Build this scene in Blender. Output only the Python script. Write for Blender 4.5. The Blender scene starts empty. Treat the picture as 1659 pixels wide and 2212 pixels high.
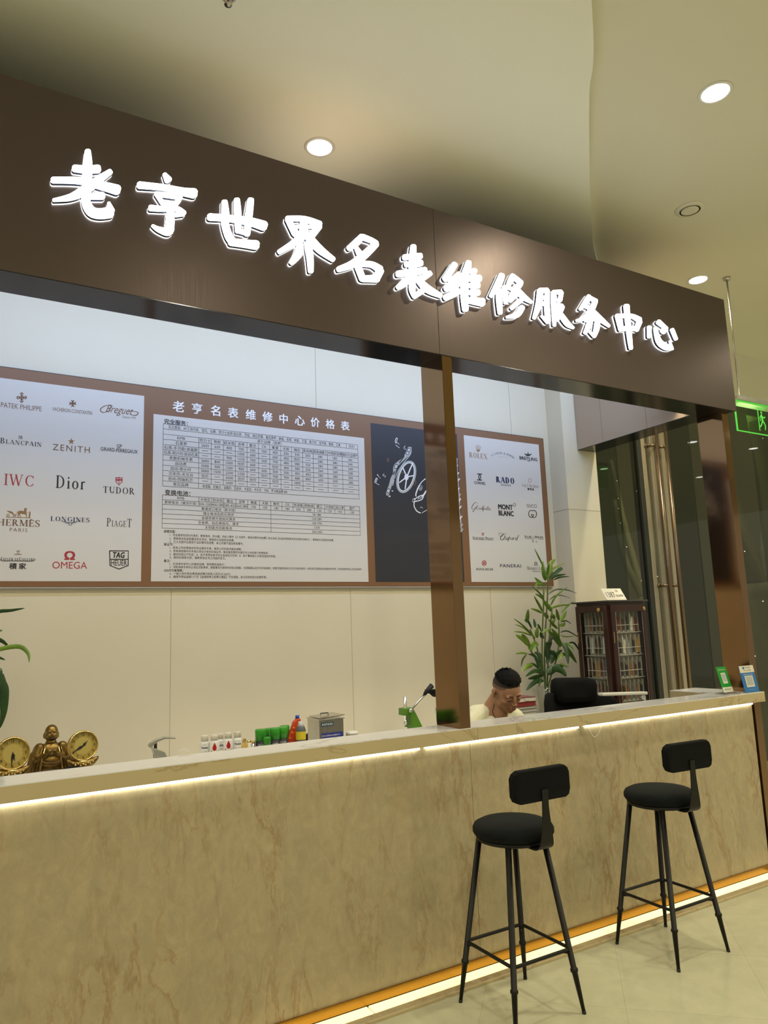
import bpy, bmesh, math, random
from math import pi, sin, cos, radians, sqrt, atan2
from mathutils import Vector, Matrix
random.seed(7)
SC = bpy.context.scene
COL = SC.collection
# ------------------------------------------------------------------ camera
RM = Matrix(((0.86331494, -0.04982412, -0.50220003), (-0.50345837, -0.15381651, -0.85021771), (-0.03488531, 0.98684246, -0.15787646)))
FPX = 1569.96
EYE = Vector((0, 0, 1.6244))
cam = bpy.data.cameras.new('camera')
camo = bpy.data.objects.new('camera', cam)
COL.objects.link(camo)
cam.sensor_fit = 'HORIZONTAL'
cam.sensor_width = 36
cam.lens = FPX * 36 / 1659
cam.clip_start = 0.05
camo.matrix_world = Matrix.Translation(EYE) @ RM.to_4x4()
SC.camera = camo
# ------------------------------------------------------------------ look, world
SC.view_settings.view_transform = 'Standard'
SC.view_settings.look = 'None'
SC.view_settings.gamma = 1
SC.view_settings.use_curve_mapping = False
SC.view_settings.exposure = 0.4
W = bpy.data.worlds.new('world')
SC.world = W
W.use_nodes = True
W.node_tree.nodes['Background'].inputs[0].default_value = (1.0, 0.92, 0.68, 1)
W.node_tree.nodes['Background'].inputs[1].default_value = 0.34
LAMP_W = 17.0        # each ceiling downlight, watts
LAMP_C = (1.0, 0.91, 0.66)
SOFF_W = 37.0        # white tube on top of the booth header, lighting the back wall
def area(name, loc, rot, sx, sy, watts, col, shape='RECTANGLE', spread=pi):
    l = bpy.data.lights.new(name, 'AREA')
    l.shape = shape; l.size = sx
    if shape in ('RECTANGLE', 'ELLIPSE'): l.size_y = sy
    l.energy = watts; l.color = col; l.spread = spread
    o = bpy.data.objects.new(name, l); o.location = loc; o.rotation_euler = rot
    COL.objects.link(o)
    return o
area('header_tube_light', (2.0, 3.42, 3.62), (radians(78), 0, 0), 5.2, 0.10, SOFF_W, (0.56, 0.70, 1.0))
area('added_warm_fill', (2.0, 3.26, 3.10), (radians(22), 0, 0), 5.2, 0.08, 13.0, (1.0, 0.86, 0.58), spread=radians(110))  # added warm fill for the lower back wall, no known fixture
LAMPS = [(1.606, 3.277), (3.26, 2.0), (5.017, 3.406), (6.7, 2.0), (8.4, 3.4), (9.7, 1.74), (9.87, -0.22), (12.3, -0.06),
         (1.45, 0.45), (-1.6, 2.4), (4.9, 0.5), (3.2, -1.4), (6.6, -1.0), (-0.2, -1.3), (-2.2, 0.4), (1.5, -3.2), (5.0, -3.2), (11.06, 1.86), (12.3, -1.51)]
# ------------------------------------------------------------------ survey helpers (picture ray -> point on a wall or level)
def ray(px, py):
    return RM @ Vector((px - 829.5, 1106 - py, -FPX))
def yp(px, py, y):
    r = ray(px, py); t = y / r.y
    return Vector((r.x * t, y, EYE.z + r.z * t))
def zp(px, py, z):
    r = ray(px, py); t = (z - EYE.z) / r.z
    return Vector((r.x * t, r.y * t, z))
# ------------------------------------------------------------------ materials
MATS = {}
def lin(c):
    return tuple(((v / 12.92) if v <= 0.04045 else ((v + 0.055) / 1.055) ** 2.4) for v in c)
def hexc(r, g, b):
    return lin((r / 255, g / 255, b / 255))
def mat(name, col, rough=0.5, metal=0.0, emit=None, es=0.0, **kw):
    m = bpy.data.materials.new(name); m.use_nodes = True
    b = m.node_tree.nodes['Principled BSDF']
    b.inputs['Base Color'].default_value = (*col, 1)
    b.inputs['Roughness'].default_value = rough
    b.inputs['Metallic'].default_value = metal
    if emit:
        b.inputs['Emission Color'].default_value = (*emit, 1)
        b.inputs['Emission Strength'].default_value = es
    for k, v in kw.items():
        b.inputs[k].default_value = v
    MATS[name] = m
    return m
def N(m, t, **kw):
    n = m.node_tree.nodes.new(t)
    for k, v in kw.items(): setattr(n, k, v)
    return n
def L(m, a, b): m.node_tree.links.new(a, b)
def bsdf(m): return m.node_tree.nodes['Principled BSDF']
def objco(m, scale=(1, 1, 1), rot=(0, 0, 0)):
    tc = N(m, 'ShaderNodeTexCoord'); mp = N(m, 'ShaderNodeMapping')
    mp.inputs['Scale'].default_value = scale; mp.inputs['Rotation'].default_value = rot
    L(m, tc.outputs['Object'], mp.inputs['Vector'])
    return mp.outputs['Vector']
def noise(m, vec, scale, detail=4, rough=0.5, dist=0.0):
    n = N(m, 'ShaderNodeTexNoise'); n.inputs['Scale'].default_value = scale; n.inputs['Detail'].default_value = detail
    n.inputs['Roughness'].default_value = rough; n.inputs['Distortion'].default_value = dist
    L(m, vec, n.inputs['Vector'])
    return n.outputs['Fac']
def ramp(m, fac, stops):
    r = N(m, 'ShaderNodeValToRGB'); e = r.color_ramp.elements
    while len(e) < len(stops): e.new(0.5)
    for i, (p, c) in enumerate(stops):
        e[i].position = p; e[i].color = (*c, 1)
    L(m, fac, r.inputs['Fac'])
    return r.outputs['Color']
def mixc(m, fac, a, b, mode='MIX'):
    n = N(m, 'ShaderNodeMix', data_type='RGBA', blend_type=mode)
    if isinstance(fac, (int, float)): n.inputs[0].default_value = fac
    else: L(m, fac, n.inputs[0])
    for v, i in ((a, 6), (b, 7)):
        if isinstance(v, tuple): n.inputs[i].default_value = (*v, 1)
        else: L(m, v, n.inputs[i])
    return n.outputs[2]
def bump(m, fac, strength=0.1, dist=0.01):
    b = N(m, 'ShaderNodeBump'); b.inputs['Strength'].default_value = strength; b.inputs['Distance'].default_value = dist
    L(m, fac, b.inputs['Height']); L(m, b.outputs['Normal'], bsdf(m).inputs['Normal'])
def mottled(name, c1, c2, scale, rough=0.5, metal=0.0, st=(1, 1, 1), bmp=0.0, **kw):
    m = mat(name, c1, rough, metal, **kw)
    f = noise(m, objco(m, st), scale, 5, 0.6)
    L(m, ramp(m, f, [(0.35, c1), (0.65, c2)]), bsdf(m).inputs['Base Color'])
    if bmp: bump(m, f, bmp, 0.002)
    return m
CEIL = mottled('ceiling_paint', (0.74, 0.72, 0.61), (0.76, 0.74, 0.63), 0.6, 0.9)
CEIL2 = mottled('ceiling_paint_lit', (0.88, 0.88, 0.81), (0.90, 0.90, 0.83), 0.6, 0.9)  # paler colour stands in for the brighter light on the left ceiling
WALL = mottled('cream_wall_panel', (0.66, 0.605, 0.47), (0.68, 0.625, 0.49), 1.2, 0.45)
SEAM = mat('dark_seam', (0.25, 0.23, 0.18), 0.8)
LINE = mat('grey_seam', (0.42, 0.40, 0.33), 0.8)
# brushed brown steel
def brushed(name, c1, c2, rough, metal, st=(30, 30, 0.6)):
    m = mat(name, c1, rough, metal)
    f = noise(m, objco(m, st), 8, 6, 0.7)
    L(m, ramp(m, f, [(0.3, c1), (0.7, c2)]), bsdf(m).inputs['Base Color'])
    r = ramp(m, f, [(0.3, (rough * 0.85,) * 3), (0.7, (rough * 1.15,) * 3)])
    L(m, r, bsdf(m).inputs['Roughness'])
    return m
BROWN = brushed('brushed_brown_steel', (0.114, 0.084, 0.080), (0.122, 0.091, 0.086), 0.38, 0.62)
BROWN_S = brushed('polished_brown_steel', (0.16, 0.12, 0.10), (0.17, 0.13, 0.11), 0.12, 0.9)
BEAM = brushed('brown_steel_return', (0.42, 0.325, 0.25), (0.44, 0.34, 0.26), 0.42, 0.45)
BRASS = brushed('bronze_mirror_steel', (0.255, 0.155, 0.080), (0.27, 0.165, 0.085), 0.09, 1.0)
GOLD = brushed('gold_trim', (0.36, 0.19, 0.03), (0.42, 0.22, 0.04), 0.28, 1.0, (0.6, 30, 30))
# marble front panels
def marble(name, base1, base2, vein, rough):
    m = mat(name, base1, rough)
    v = objco(m, (1.0, 1.0, 0.62), (0, radians(9), 0))
    c = ramp(m, noise(m, v, 4.5, 8, 0.66, 0.8), [(0.34, base1), (0.64, base2)])
    def streak(sc, dist, loc, lo, width, gsc):
        mp = N(m, 'ShaderNodeMapping'); mp.inputs['Location'].default_value = loc; mp.inputs['Scale'].default_value = (1, 1, 0.50); L(m, v, mp.inputs['Vector'])
        n = noise(m, mp.outputs['Vector'], sc, 7, 0.62, dist)
        r = ramp(m, n, [(0.5 - width, (0, 0, 0)), (0.5, (1, 1, 1)), (0.5 + width * 2.6, (0, 0, 0))])
        g = ramp(m, noise(m, mp.outputs['Vector'], gsc, 3, 0.5), [(lo, (0, 0, 0)), (lo + 0.13, (1, 1, 1))])
        return mixc(m, 1.0, r, g, 'MULTIPLY')
    f1 = streak(4.6, 0.30, (3, 1, 2), 0.43, 0.013, 4.5); f2 = streak(9.0, 0.3, (9, 4, 7), 0.44, 0.016, 6.5)
    mul = N(m, 'ShaderNodeMath', operation='MULTIPLY'); mul.inputs[1].default_value = 0.52; L(m, f1, mul.inputs[0])
    mu2 = N(m, 'ShaderNodeMath', operation='MULTIPLY'); mu2.inputs[1].default_value = 0.34; L(m, f2, mu2.inputs[0])
    out = mixc(m, mu2.outputs[0], mixc(m, mul.outputs[0], c, vein), vein)
    fine = ramp(m, noise(m, v, 20, 6, 0.7, 1.0), [(0.40, (0.91, 0.91, 0.88)), (0.66, (1.05, 1.05, 1.0))])
    L(m, mixc(m, 1.0, out, fine, 'MULTIPLY'), bsdf(m).inputs['Base Color'])
    bump(m, noise(m, objco(m), 1.3, 2), 0.25, 0.004)
    return m
MARBLE = marble('cream_veined_marble', (0.485, 0.395, 0.255), (0.42, 0.355, 0.235), (0.29, 0.15, 0.055), 0.13)
TOP = mat('white_counter_slab', (0.80, 0.78, 0.72), 0.10)
_v = objco(TOP, (0.7, 1.4, 1.4), (0, 0.3, 0.5))
_w = noise(TOP, _v, 0.9, 9, 0.60, 1.2)
L(TOP, ramp(TOP, _w, [(0.480, (0.80, 0.80, 0.84)), (0.497, (0.56, 0.53, 0.54)), (0.506, (0.80, 0.80, 0.84))]), bsdf(TOP).inputs['Base Color'])
EDGE = mat('cream_slab_edge', (0.66, 0.56, 0.36), 0.25)
_v = objco(EDGE, (0.8, 1.0, 2.0), (0, 0.5, 0))
_w = noise(EDGE, _v, 0.8, 8, 0.6, 1.2)
L(EDGE, ramp(EDGE, _w, [(0.487, (0.55, 0.45, 0.26)), (0.50, (0.42, 0.32, 0.17)), (0.508, (0.55, 0.45, 0.26))]), bsdf(EDGE).inputs['Base Color'])
WHITE = mat('white_laminate', (0.80, 0.79, 0.75), 0.3)
LEDW = mat('led_white', (1, 1, 1), 0.5, 0, (1.0, 1.0, 0.84), 6.5)
LEDY = mat('led_warm', (1, 1, 1), 0.5, 0, (1.0, 0.80, 0.28), 0.80)
DIFF = mat('lamp_diffuser', (1, 1, 1), 0.5, 0, (1.0, 1.0, 0.92), 9.0)
LETF = mat('letter_face', (1, 1, 1), 0.4, 0, (0.97, 0.99, 1.0), 3.2)
LETB = mat('letter_side', (0.045, 0.05, 0.10), 0.35)
LETG = mat('letter_back_glow', (1, 1, 1), 0.4, 0, (0.93, 1.0, 0.96), 1.5)
# floor
FLOOR = mat('floor_tile', (0.6, 0.56, 0.42), 0.13)
_v = objco(FLOOR, (1, 1, 1), (0, 0, radians(-46.5)))
_mp = N(FLOOR, 'ShaderNodeMapping'); _mp.inputs['Location'].default_value = (0.1, 0.17, 0); L(FLOOR, _v, _mp.inputs['Vector'])
_b = N(FLOOR, 'ShaderNodeTexBrick', offset=0.0, squash=1.0)
_b.inputs['Scale'].default_value = 1.0; _b.inputs['Brick Width'].default_value = 0.6; _b.inputs['Row Height'].default_value = 0.6
_b.inputs['Mortar Size'].default_value = 0.0016; _b.inputs['Mortar Smooth'].default_value = 0.3
_b.inputs['Color1'].default_value = (0.53, 0.52, 0.385, 1); _b.inputs['Color2'].default_value = (0.545, 0.535, 0.40, 1); _b.inputs['Mortar'].default_value = (0.44, 0.43, 0.31, 1)
L(FLOOR, _mp.outputs['Vector'], _b.inputs['Vector'])
_f = ramp(FLOOR, noise(FLOOR, objco(FLOOR), 9, 6, 0.6, 0.5), [(0.35, (0.93, 0.93, 0.9)), (0.65, (1.03, 1.03, 1.0))])
L(FLOOR, mixc(FLOOR, 1.0, _b.outputs['Color'], _f, 'MULTIPLY'), bsdf(FLOOR).inputs['Base Color'])
BLACK = mat('black_powder_coat', (0.006, 0.0055, 0.004), 0.45, 0, **{'Specular IOR Level': 0.3})
VELV = mottled('black_velvet', (0.003, 0.0045, 0.005), (0.005, 0.008, 0.009), 14, 0.85, 0, (1, 1, 1), 0.2, **{'Specular IOR Level': 0.2})
FAB = mat('black_mesh_fabric', (0.003, 0.0035, 0.004), 0.85, 0, **{'Specular IOR Level': 0.2})
STEEL = mat('stainless_steel', (0.62, 0.61, 0.58), 0.22, 1.0)
CHROME = mat('chrome', (0.8, 0.8, 0.78), 0.12, 1.0)
BRUSHST = brushed('brushed_stainless', (0.52, 0.52, 0.50), (0.60, 0.60, 0.58), 0.30, 1.0)
BRONZE = mottled('aged_bronze', (0.17, 0.105, 0.030), (0.30, 0.20, 0.06), 22, 0.36, 0.9)
GOLDP = mat('polished_gold', (0.80, 0.58, 0.22), 0.16, 1.0)
DIAL = mat('gold_dial', (0.42, 0.30, 0.06), 0.4, 0.0)
DIAL2 = mat('gold_dial_inner', (0.52, 0.40, 0.11), 0.35, 0.0)
INK = mat('black_ink', (0.012, 0.012, 0.016), 0.6)
INKR = mat('red_ink', (0.36, 0.018, 0.03), 0.6)
INKB = mat('brown_ink', (0.16, 0.085, 0.045), 0.6)
INKN = mat('navy_ink', (0.02, 0.025, 0.09), 0.6)
INKO = mat('bronze_ink', (0.27, 0.15, 0.06), 0.6)
INKW = mat('white_ink', (0.85, 0.85, 0.88), 0.6)
INKG = mat('grey_ink', (0.45, 0.46, 0.48), 0.6)
PRINT_BG = mat('board_brown', (0.205, 0.098, 0.042), 0.5)
PANEL = mat('panel_white', (0.63, 0.61, 0.60), 0.55)
PANELK = mat('panel_black', (0.022, 0.022, 0.030), 0.55)
GREEN = mat('green_paint', (0.10, 0.26, 0.025), 0.35)
MAHOG = mottled('dark_mahogany', (0.026, 0.008, 0.006), (0.040, 0.012, 0.008), 6, 0.3, 0, (4, 4, 0.5))
RACK = mat('grey_velvet_rack', (0.42, 0.39, 0.33), 0.8)
SKIN = mat('skin', (0.43, 0.225, 0.13), 0.5, 0, **{'Subsurface Weight': 0.08})
HAIR = mat('black_hair', (0.006, 0.0055, 0.006), 0.7, 0, **{'Specular IOR Level': 0.15})
SHIRT = mottled('cream_shirt', (0.74, 0.72, 0.52), (0.78, 0.76, 0.56), 5, 0.85)
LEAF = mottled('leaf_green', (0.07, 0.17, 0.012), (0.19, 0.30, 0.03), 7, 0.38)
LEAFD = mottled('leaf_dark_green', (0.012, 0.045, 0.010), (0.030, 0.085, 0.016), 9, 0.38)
STEM = mat('stem_green', (0.10, 0.16, 0.03), 0.5)
def glassmat(name, tint, refl_rough=0.02, ior=1.5):
    m = bpy.data.materials.new(name); m.use_nodes = True
    nt = m.node_tree; nt.nodes.clear()
    out = nt.nodes.new('ShaderNodeOutputMaterial'); mx = nt.nodes.new('ShaderNodeMixShader')
    tr = nt.nodes.new('ShaderNodeBsdfTransparent'); gl = nt.nodes.new('ShaderNodeBsdfGlossy'); fr = nt.nodes.new('ShaderNodeFresnel')
    ge = nt.nodes.new('ShaderNodeNewGeometry'); su = nt.nodes.new('ShaderNodeMath'); mu = nt.nodes.new('ShaderNodeMath')
    su.operation = 'SUBTRACT'; su.inputs[0].default_value = 1.0; mu.operation = 'MULTIPLY'
    tr.inputs[0].default_value = (*[sqrt(c) for c in tint], 1); gl.inputs['Roughness'].default_value = refl_rough
    fr.inputs['IOR'].default_value = ior
    nt.links.new(ge.outputs['Backfacing'], su.inputs[1]); nt.links.new(fr.outputs[0], mu.inputs[0]); nt.links.new(su.outputs[0], mu.inputs[1])
    nt.links.new(mu.outputs[0], mx.inputs[0]); nt.links.new(tr.outputs[0], mx.inputs[1]); nt.links.new(gl.outputs[0], mx.inputs[2])
    nt.links.new(mx.outputs[0], out.inputs[0])
    return m
GLASS = glassmat('clear_glass', (0.93, 0.95, 0.93), 0.02, 1.35)
TINT = glassmat('green_tinted_glass', (0.50, 0.50, 0.42), 0.015, 1.5)
ACRYL = glassmat('clear_acrylic', (0.88, 0.90, 0.88), 0.03, 1.45)
EXITG = glassmat('green_sign_glass', (0.42, 0.85, 0.34), 0.05, 1.5)
EXITE = mat('green_sign_lit', (0.05, 0.4, 0.05), 0.5, 0, (0.10, 0.62, 0.06), 0.6)
# ------------------------------------------------------------------ mesh building
class MB:
    def __init__(s, *mats):
        s.v = []; s.f = []; s.mi = []; s.sm = []; s.mats = list(mats)
    def m(s, mt):
        if mt is None: return 0
        if mt not in s.mats: s.mats.append(mt)
        return s.mats.index(mt)
    def add(s, vs, fs, mt=None, sm=False):
        o = len(s.v); k = s.m(mt)
        s.v.extend(tuple(v) for v in vs)
        for f in fs:
            s.f.append(tuple(i + o for i in f)); s.mi.append(k); s.sm.append(sm)
        return s
    def box(s, x0, x1, y0, y1, z0, z1, mt=None):
        return s.add([(x0, y0, z0), (x1, y0, z0), (x1, y1, z0), (x0, y1, z0), (x0, y0, z1), (x1, y0, z1), (x1, y1, z1), (x0, y1, z1)],
                     [(0, 3, 2, 1), (4, 5, 6, 7), (0, 1, 5, 4), (1, 2, 6, 5), (2, 3, 7, 6), (3, 0, 4, 7)], mt)
    def rbox(s, c, size, rot, mt=None):
        M = Matrix.LocRotScale(Vector(c), rot.to_quaternion() if hasattr(rot, 'to_quaternion') else rot, None)
        a, b, d = (q / 2 for q in size)
        vs = [M @ Vector(p) for p in ((-a, -b, -d), (a, -b, -d), (a, b, -d), (-a, b, -d), (-a, -b, d), (a, -b, d), (a, b, d), (-a, b, d))]
        return s.add(vs, [(0, 3, 2, 1), (4, 5, 6, 7), (0, 1, 5, 4), (1, 2, 6, 5), (2, 3, 7, 6), (3, 0, 4, 7)], mt)
    def tube(s, pts, r, n=12, mt=None, caps=True, sm=True):
        pts = [Vector(p) for p in pts]
        rs = r if isinstance(r, (list, tuple)) else [r] * len(pts)
        vs = []; fs = []; pu = None
        for i, p in enumerate(pts):
            d = (pts[min(i + 1, len(pts) - 1)] - pts[max(i - 1, 0)]).normalized()
            if pu is None:
                pu = d.orthogonal().normalized()
            pu = (pu - d * pu.dot(d)).normalized()
            w = d.cross(pu)
            for k in range(n):
                a = 2 * pi * k / n
                vs.append(p + (pu * cos(a) + w * sin(a)) * rs[i])
        for i in range(len(pts) - 1):
            for k in range(n):
                a = i * n + k; b = i * n + (k + 1) % n
                fs.append((a, b, b + n, a + n))
        s.add(vs, fs, mt, sm)
        if caps:
            o = len(s.v) - len(vs); k = s.m(mt)
            s.f.append(tuple(o + j for j in reversed(range(n)))); s.mi.append(k); s.sm.append(False)
            e = o + (len(pts) - 1) * n
            s.f.append(tuple(e + j for j in range(n))); s.mi.append(k); s.sm.append(False)
        return s
    def lathe(s, prof, c=(0, 0, 0), n=32, mt=None, M=None, sm=True, ends=True):
        c = Vector(c); vs = []; fs = []
        for r, z in prof:
            for k in range(n):
                a = 2 * pi * k / n
                p = Vector((r * cos(a), r * sin(a), z))
                vs.append((M @ p if M else p) + c)
        for i in range(len(prof) - 1):
            for k in range(n):
                a = i * n + k; b = i * n + (k + 1) % n
                fs.append((a, b, b + n, a + n))
        if ends and prof[0][0] > 1e-5: fs.append(tuple(reversed(range(n))))
        if ends and prof[-1][0] > 1e-5: fs.append(tuple((len(prof) - 1) * n + k for k in range(n)))
        return s.add(vs, fs, mt, sm)
    def ell(s, c, r, mt=None, R=None, n=20, k=12):
        if not isinstance(r, (tuple, list)): r = (r, r, r)
        vs = []; fs = []; c = Vector(c)
        for i in range(k + 1):
            t = pi * i / k
            for j in range(n):
                a = 2 * pi * j / n
                p = Vector((r[0] * sin(t) * cos(a), r[1] * sin(t) * sin(a), r[2] * cos(t)))
                vs.append((R @ p if R else p) + c)
        for i in range(k):
            for j in range(n):
                a = i * n + j; b = i * n + (j + 1) % n
                fs.append((a, a + n, b + n, b))
        return s.add(vs, fs, mt, True)
    def cap(s, p0, p1, r0, r1, mt=None, n=14):
        p0 = Vector(p0); p1 = Vector(p1)
        s.tube([p0, p1], [r0, r1], n, mt, False)
        s.ell(p0, r0, mt, None, n, 8); s.ell(p1, r1, mt, None, n, 8)
        return s
    def prism(s, poly, y0, y1, mt=None):       # outline in x,z (counter-clockwise seen from the front) pushed back from y0 to y1
        n = len(poly)
        vs = [(x, y0, z) for x, z in poly] + [(x, y1, z) for x, z in poly]
        fs = [tuple(range(n)), tuple(reversed(range(n, 2 * n)))] + [(i + n, (i + 1) % n + n, (i + 1) % n, i) for i in range(n)]
        return s.add(vs, fs, mt)
    def slab(s, poly, z0, z1, mt=None):        # outline in x,y
        n = len(poly)
        vs = [(x, y, z0) for x, y in poly] + [(x, y, z1) for x, y in poly]
        fs = [tuple(reversed(range(n))), tuple(range(n, 2 * n))] + [(i, (i + 1) % n, (i + 1) % n + n, i + n) for i in range(n)]
        return s.add(vs, fs, mt)
    def build(s, name, parent=None, bevel=0, seg=2, at=None, auto=None):
        o_ = Vector(at) if at else (Vector(parent['_o']) if parent is not None and '_o' in parent else Vector((0, 0, 0)))
        me = bpy.data.meshes.new(name)
        me.from_pydata([tuple(Vector(v) - o_) for v in s.v], [], s.f)
        for q in s.mats: me.materials.append(q)
        me.polygons.foreach_set('material_index', s.mi)
        me.polygons.foreach_set('use_smooth', s.sm)
        me.update()
        o = bpy.data.objects.new(name, me); COL.objects.link(o)
        if parent is not None:
            o.parent = parent
            o['_o'] = tuple(o_)
        else:
            o.location = o_
            o['_o'] = tuple(o_)
        if bevel:
            b = o.modifiers.new('bevel', 'BEVEL'); b.width = bevel; b.segments = seg; b.limit_method = 'ANGLE'; b.angle_limit = radians(40)
        return o
def thing(name, label, cat, loc, group=None, kind=None):
    o = bpy.data.objects.new(name, None); COL.objects.link(o)
    o.location = loc; o['_o'] = tuple(loc); o.empty_display_size = 0.05
    o['label'] = label; o['category'] = cat
    if group: o['group'] = group
    if kind: o['kind'] = kind
    return o
def tag(o, label, cat, group=None, kind=None):
    o['label'] = label; o['category'] = cat
    if group: o['group'] = group
    if kind: o['kind'] = kind
    return o
def struct(o, label=None):
    o['kind'] = 'structure'
    if label: o['label'] = label
    return o
def crom(pts, k=5):
    if len(pts) < 3: return [tuple(p) for p in pts]
    P = [pts[0]] + list(pts) + [pts[-1]]; out = []
    for i in range(1, len(P) - 2):
        for j in range(k):
            t = j / k
            out.append(tuple(0.5 * (2 * b + (c - a) * t + (2 * a - 5 * b + 4 * c - d) * t * t + (3 * b - a - 3 * c + d) * t ** 3)
                             for a, b, c, d in zip(P[i - 1], P[i], P[i + 1], P[i + 2])))
    out.append(tuple(pts[-1]))
    return out
def brush(pts, grow=0.0, k=5, round_=True):
    """points (x, y, width) -> closed list of quads pieces: returns left and right edge lists incl. rounded ends"""
    P = crom(pts, k); n = len(P); Lf = []; Rt = []
    for i, (x, y, w) in enumerate(P):
        a = P[max(i - 1, 0)]; b = P[min(i + 1, n - 1)]
        dx, dy = b[0] - a[0], b[1] - a[1]; l = math.hypot(dx, dy) or 1; nx, ny = -dy / l, dx / l
        h = w / 2 + grow
        Lf.append((x + nx * h, y + ny * h)); Rt.append((x - nx * h, y - ny * h))
    if round_:
        def capn(q, p, w, s_):
            dx, dy = q[0] - p[0], q[1] - p[1]; l = math.hypot(dx, dy) or 1; dx /= l; dy /= l; h = w / 2 + grow
            e = []
            for t in (0.5, 0.87):      # two extra rungs make a rounded end
                c_ = sqrt(1 - t * t); e.append(((q[0] + dx * h * t * 0.8 - dy * h * c_, q[1] + dy * h * t * 0.8 + dx * h * c_), (q[0] + dx * h * t * 0.8 + dy * h * c_, q[1] + dy * h * t * 0.8 - dx * h * c_)))
            return e
        e = capn(P[-1], P[-2], P[-1][2], 1)
        for l_, r_ in e: Lf.append(l_); Rt.append(r_)
        e = capn(P[0], P[1], P[0][2], 1)
        Lf = [r_ for l_, r_ in reversed(e)] + Lf; Rt = [l_ for l_, r_ in reversed(e)] + Rt
    return Lf, Rt
def stroke(mb, pts, fn, y0, y1, mt, mts=None, grow=0.0, k=5, round_=True):
    """a brush stroke as a raised ribbon: fn maps a drawing point to (x, z)"""
    Lf, Rt = brush(pts, grow, k, round_)
    A = [fn(*p) for p in Lf]; B = [fn(*p) for p in Rt]; n = len(A)
    vs = [(x, y0, z) for x, z in A] + [(x, y0, z) for x, z in B]
    # keep the front facing the viewer (-Y)
    ar = (A[1][0] - A[0][0]) * (B[0][1] - A[0][1]) - (A[1][1] - A[0][1]) * (B[0][0] - A[0][0])
    fs = [(i, i + 1, i + 1 + n, i + n) if ar > 0 else (i, i + n, i + 1 + n, i + 1) for i in range(n - 1)]
    mb.add(vs, fs, mt)
    if y1 is not None:
        ring = A + B[::-1]; m_ = len(ring)
        vs = [(x, y0, z) for x, z in ring] + [(x, y1, z) for x, z in ring]
        fs = [((i + 1) % m_, i, i + m_, (i + 1) % m_ + m_) if ar > 0 else (i, (i + 1) % m_, (i + 1) % m_ + m_, i + m_) for i in range(m_)]
        mb.add(vs, fs, mts or mt)
# ------------------------------------------------------------------ lettering
_tc = {}
def glyphs(text, bold=0.0, shear=0.0, res=2, space=1.0):
    key = (text, bold, shear, res, space)
    if key in _tc: return _tc[key]
    cu = bpy.data.curves.new('t', 'FONT'); cu.body = text; cu.size = 1.0; cu.offset = bold; cu.shear = shear
    cu.resolution_u = res
    cu.space_character = space
    o = bpy.data.objects.new('t', cu)
    me = bpy.data.meshes.new_from_object(o)
    vs = [(v.co.x, v.co.y) for v in me.vertices]; fs = [tuple(p.vertices) for p in me.polygons]
    # front faces only
    if not vs: vs = [(0, 0)]
    bpy.data.objects.remove(o); bpy.data.curves.remove(cu); bpy.data.meshes.remove(me)
    x0 = min(v[0] for v in vs); x1 = max(v[0] for v in vs); y0 = min(v[1] for v in vs); y1 = max(v[1] for v in vs)
    _tc[key] = (vs, fs, x0, x1, y0, y1)
    return _tc[key]
def text(mb, s, cx, cz, y, mt, h=None, w=None, bold=0.0, shear=0.0, res=2, align='C', space=1.0, fn=None, maxw=None):
    """lettering centred on (cx, cz) on the plane y: h = height of the ink box, w = its width; bold = extra stem weight"""
    vs, fs, x0, x1, y0, y1 = glyphs(s, 0.0, shear, res, space)
    bw = max(x1 - x0, 1e-4); bh = max(y1 - y0, 1e-4)
    sz = (h / bh) if h else (w / bw)
    sx = (w / bw) if w else sz
    if maxw and sx * bw > maxw: sx = maxw / bw
    ox = {'C': (x0 + x1) / 2, 'L': x0, 'R': x1}[align]
    offs = [(0, 0)] if bold <= 0 else [(-1, -.6), (1, .6), (-1, .6), (1, -.6)]
    for n_, (u, v) in enumerate(offs):
        pts = [(cx + (a - ox) * sx + u * bold * sx, cz + (b - (y0 + y1) / 2) * sz + v * bold * sz) for a, b in vs]
        yy = y - 0.00004 * n_
        mb.add([(a, yy, b) for a, b in pts] if fn is None else [fn(a, b) for a, b in pts], fs, mt)
def line(mb, x0, z0, x1, z1, y, w, mt):
    dx, dz = x1 - x0, z1 - z0; l = math.hypot(dx, dz) or 1; nx, nz = -dz / l * w / 2, dx / l * w / 2
    mb.add([(x0 - nx, y, z0 - nz), (x1 - nx, y, z1 - nz), (x1 + nx, y, z1 + nz), (x0 + nx, y, z0 + nz)], [(0, 1, 2, 3)], mt)
# ================================================================== THE SETTING
mb = MB(FLOOR); mb.box(-9, 18, -9, 12, -0.1, 0, FLOOR); struct(mb.build('floor'))
mb = MB(CEIL); mb.box(-9, 18, -9, 4.62, 4.3, 4.4, CEIL); struct(mb.build('ceiling'))
curve = [(-9, -8.5), (-3, -1.2), (-0.6, 0.4), (0.9, 1.1), (1.55, 1.42)]
curve = [(-9.0, -9.0)] + [(x, y) for x, y, w in crom([(-9, -7.0, 0), (-2.5, -1.6, 0), (0.3, 0.25, 0), (2.22, 1.86, 0), (2.64, 2.28, 0), (2.97, 2.60, 0), (3.43, 3.03, 0), (3.99, 3.51, 0), (5.2, 4.34, 0)], 8)] + [(-9, 4.34)]
mb = MB(CEIL2); mb.slab(curve, 4.255, 4.32, CEIL2); struct(mb.build('ceiling'))
mb = MB(WALL); mb.box(-2.5, 4.672, 4.484, 4.62, 0, 4.3, WALL)
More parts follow.
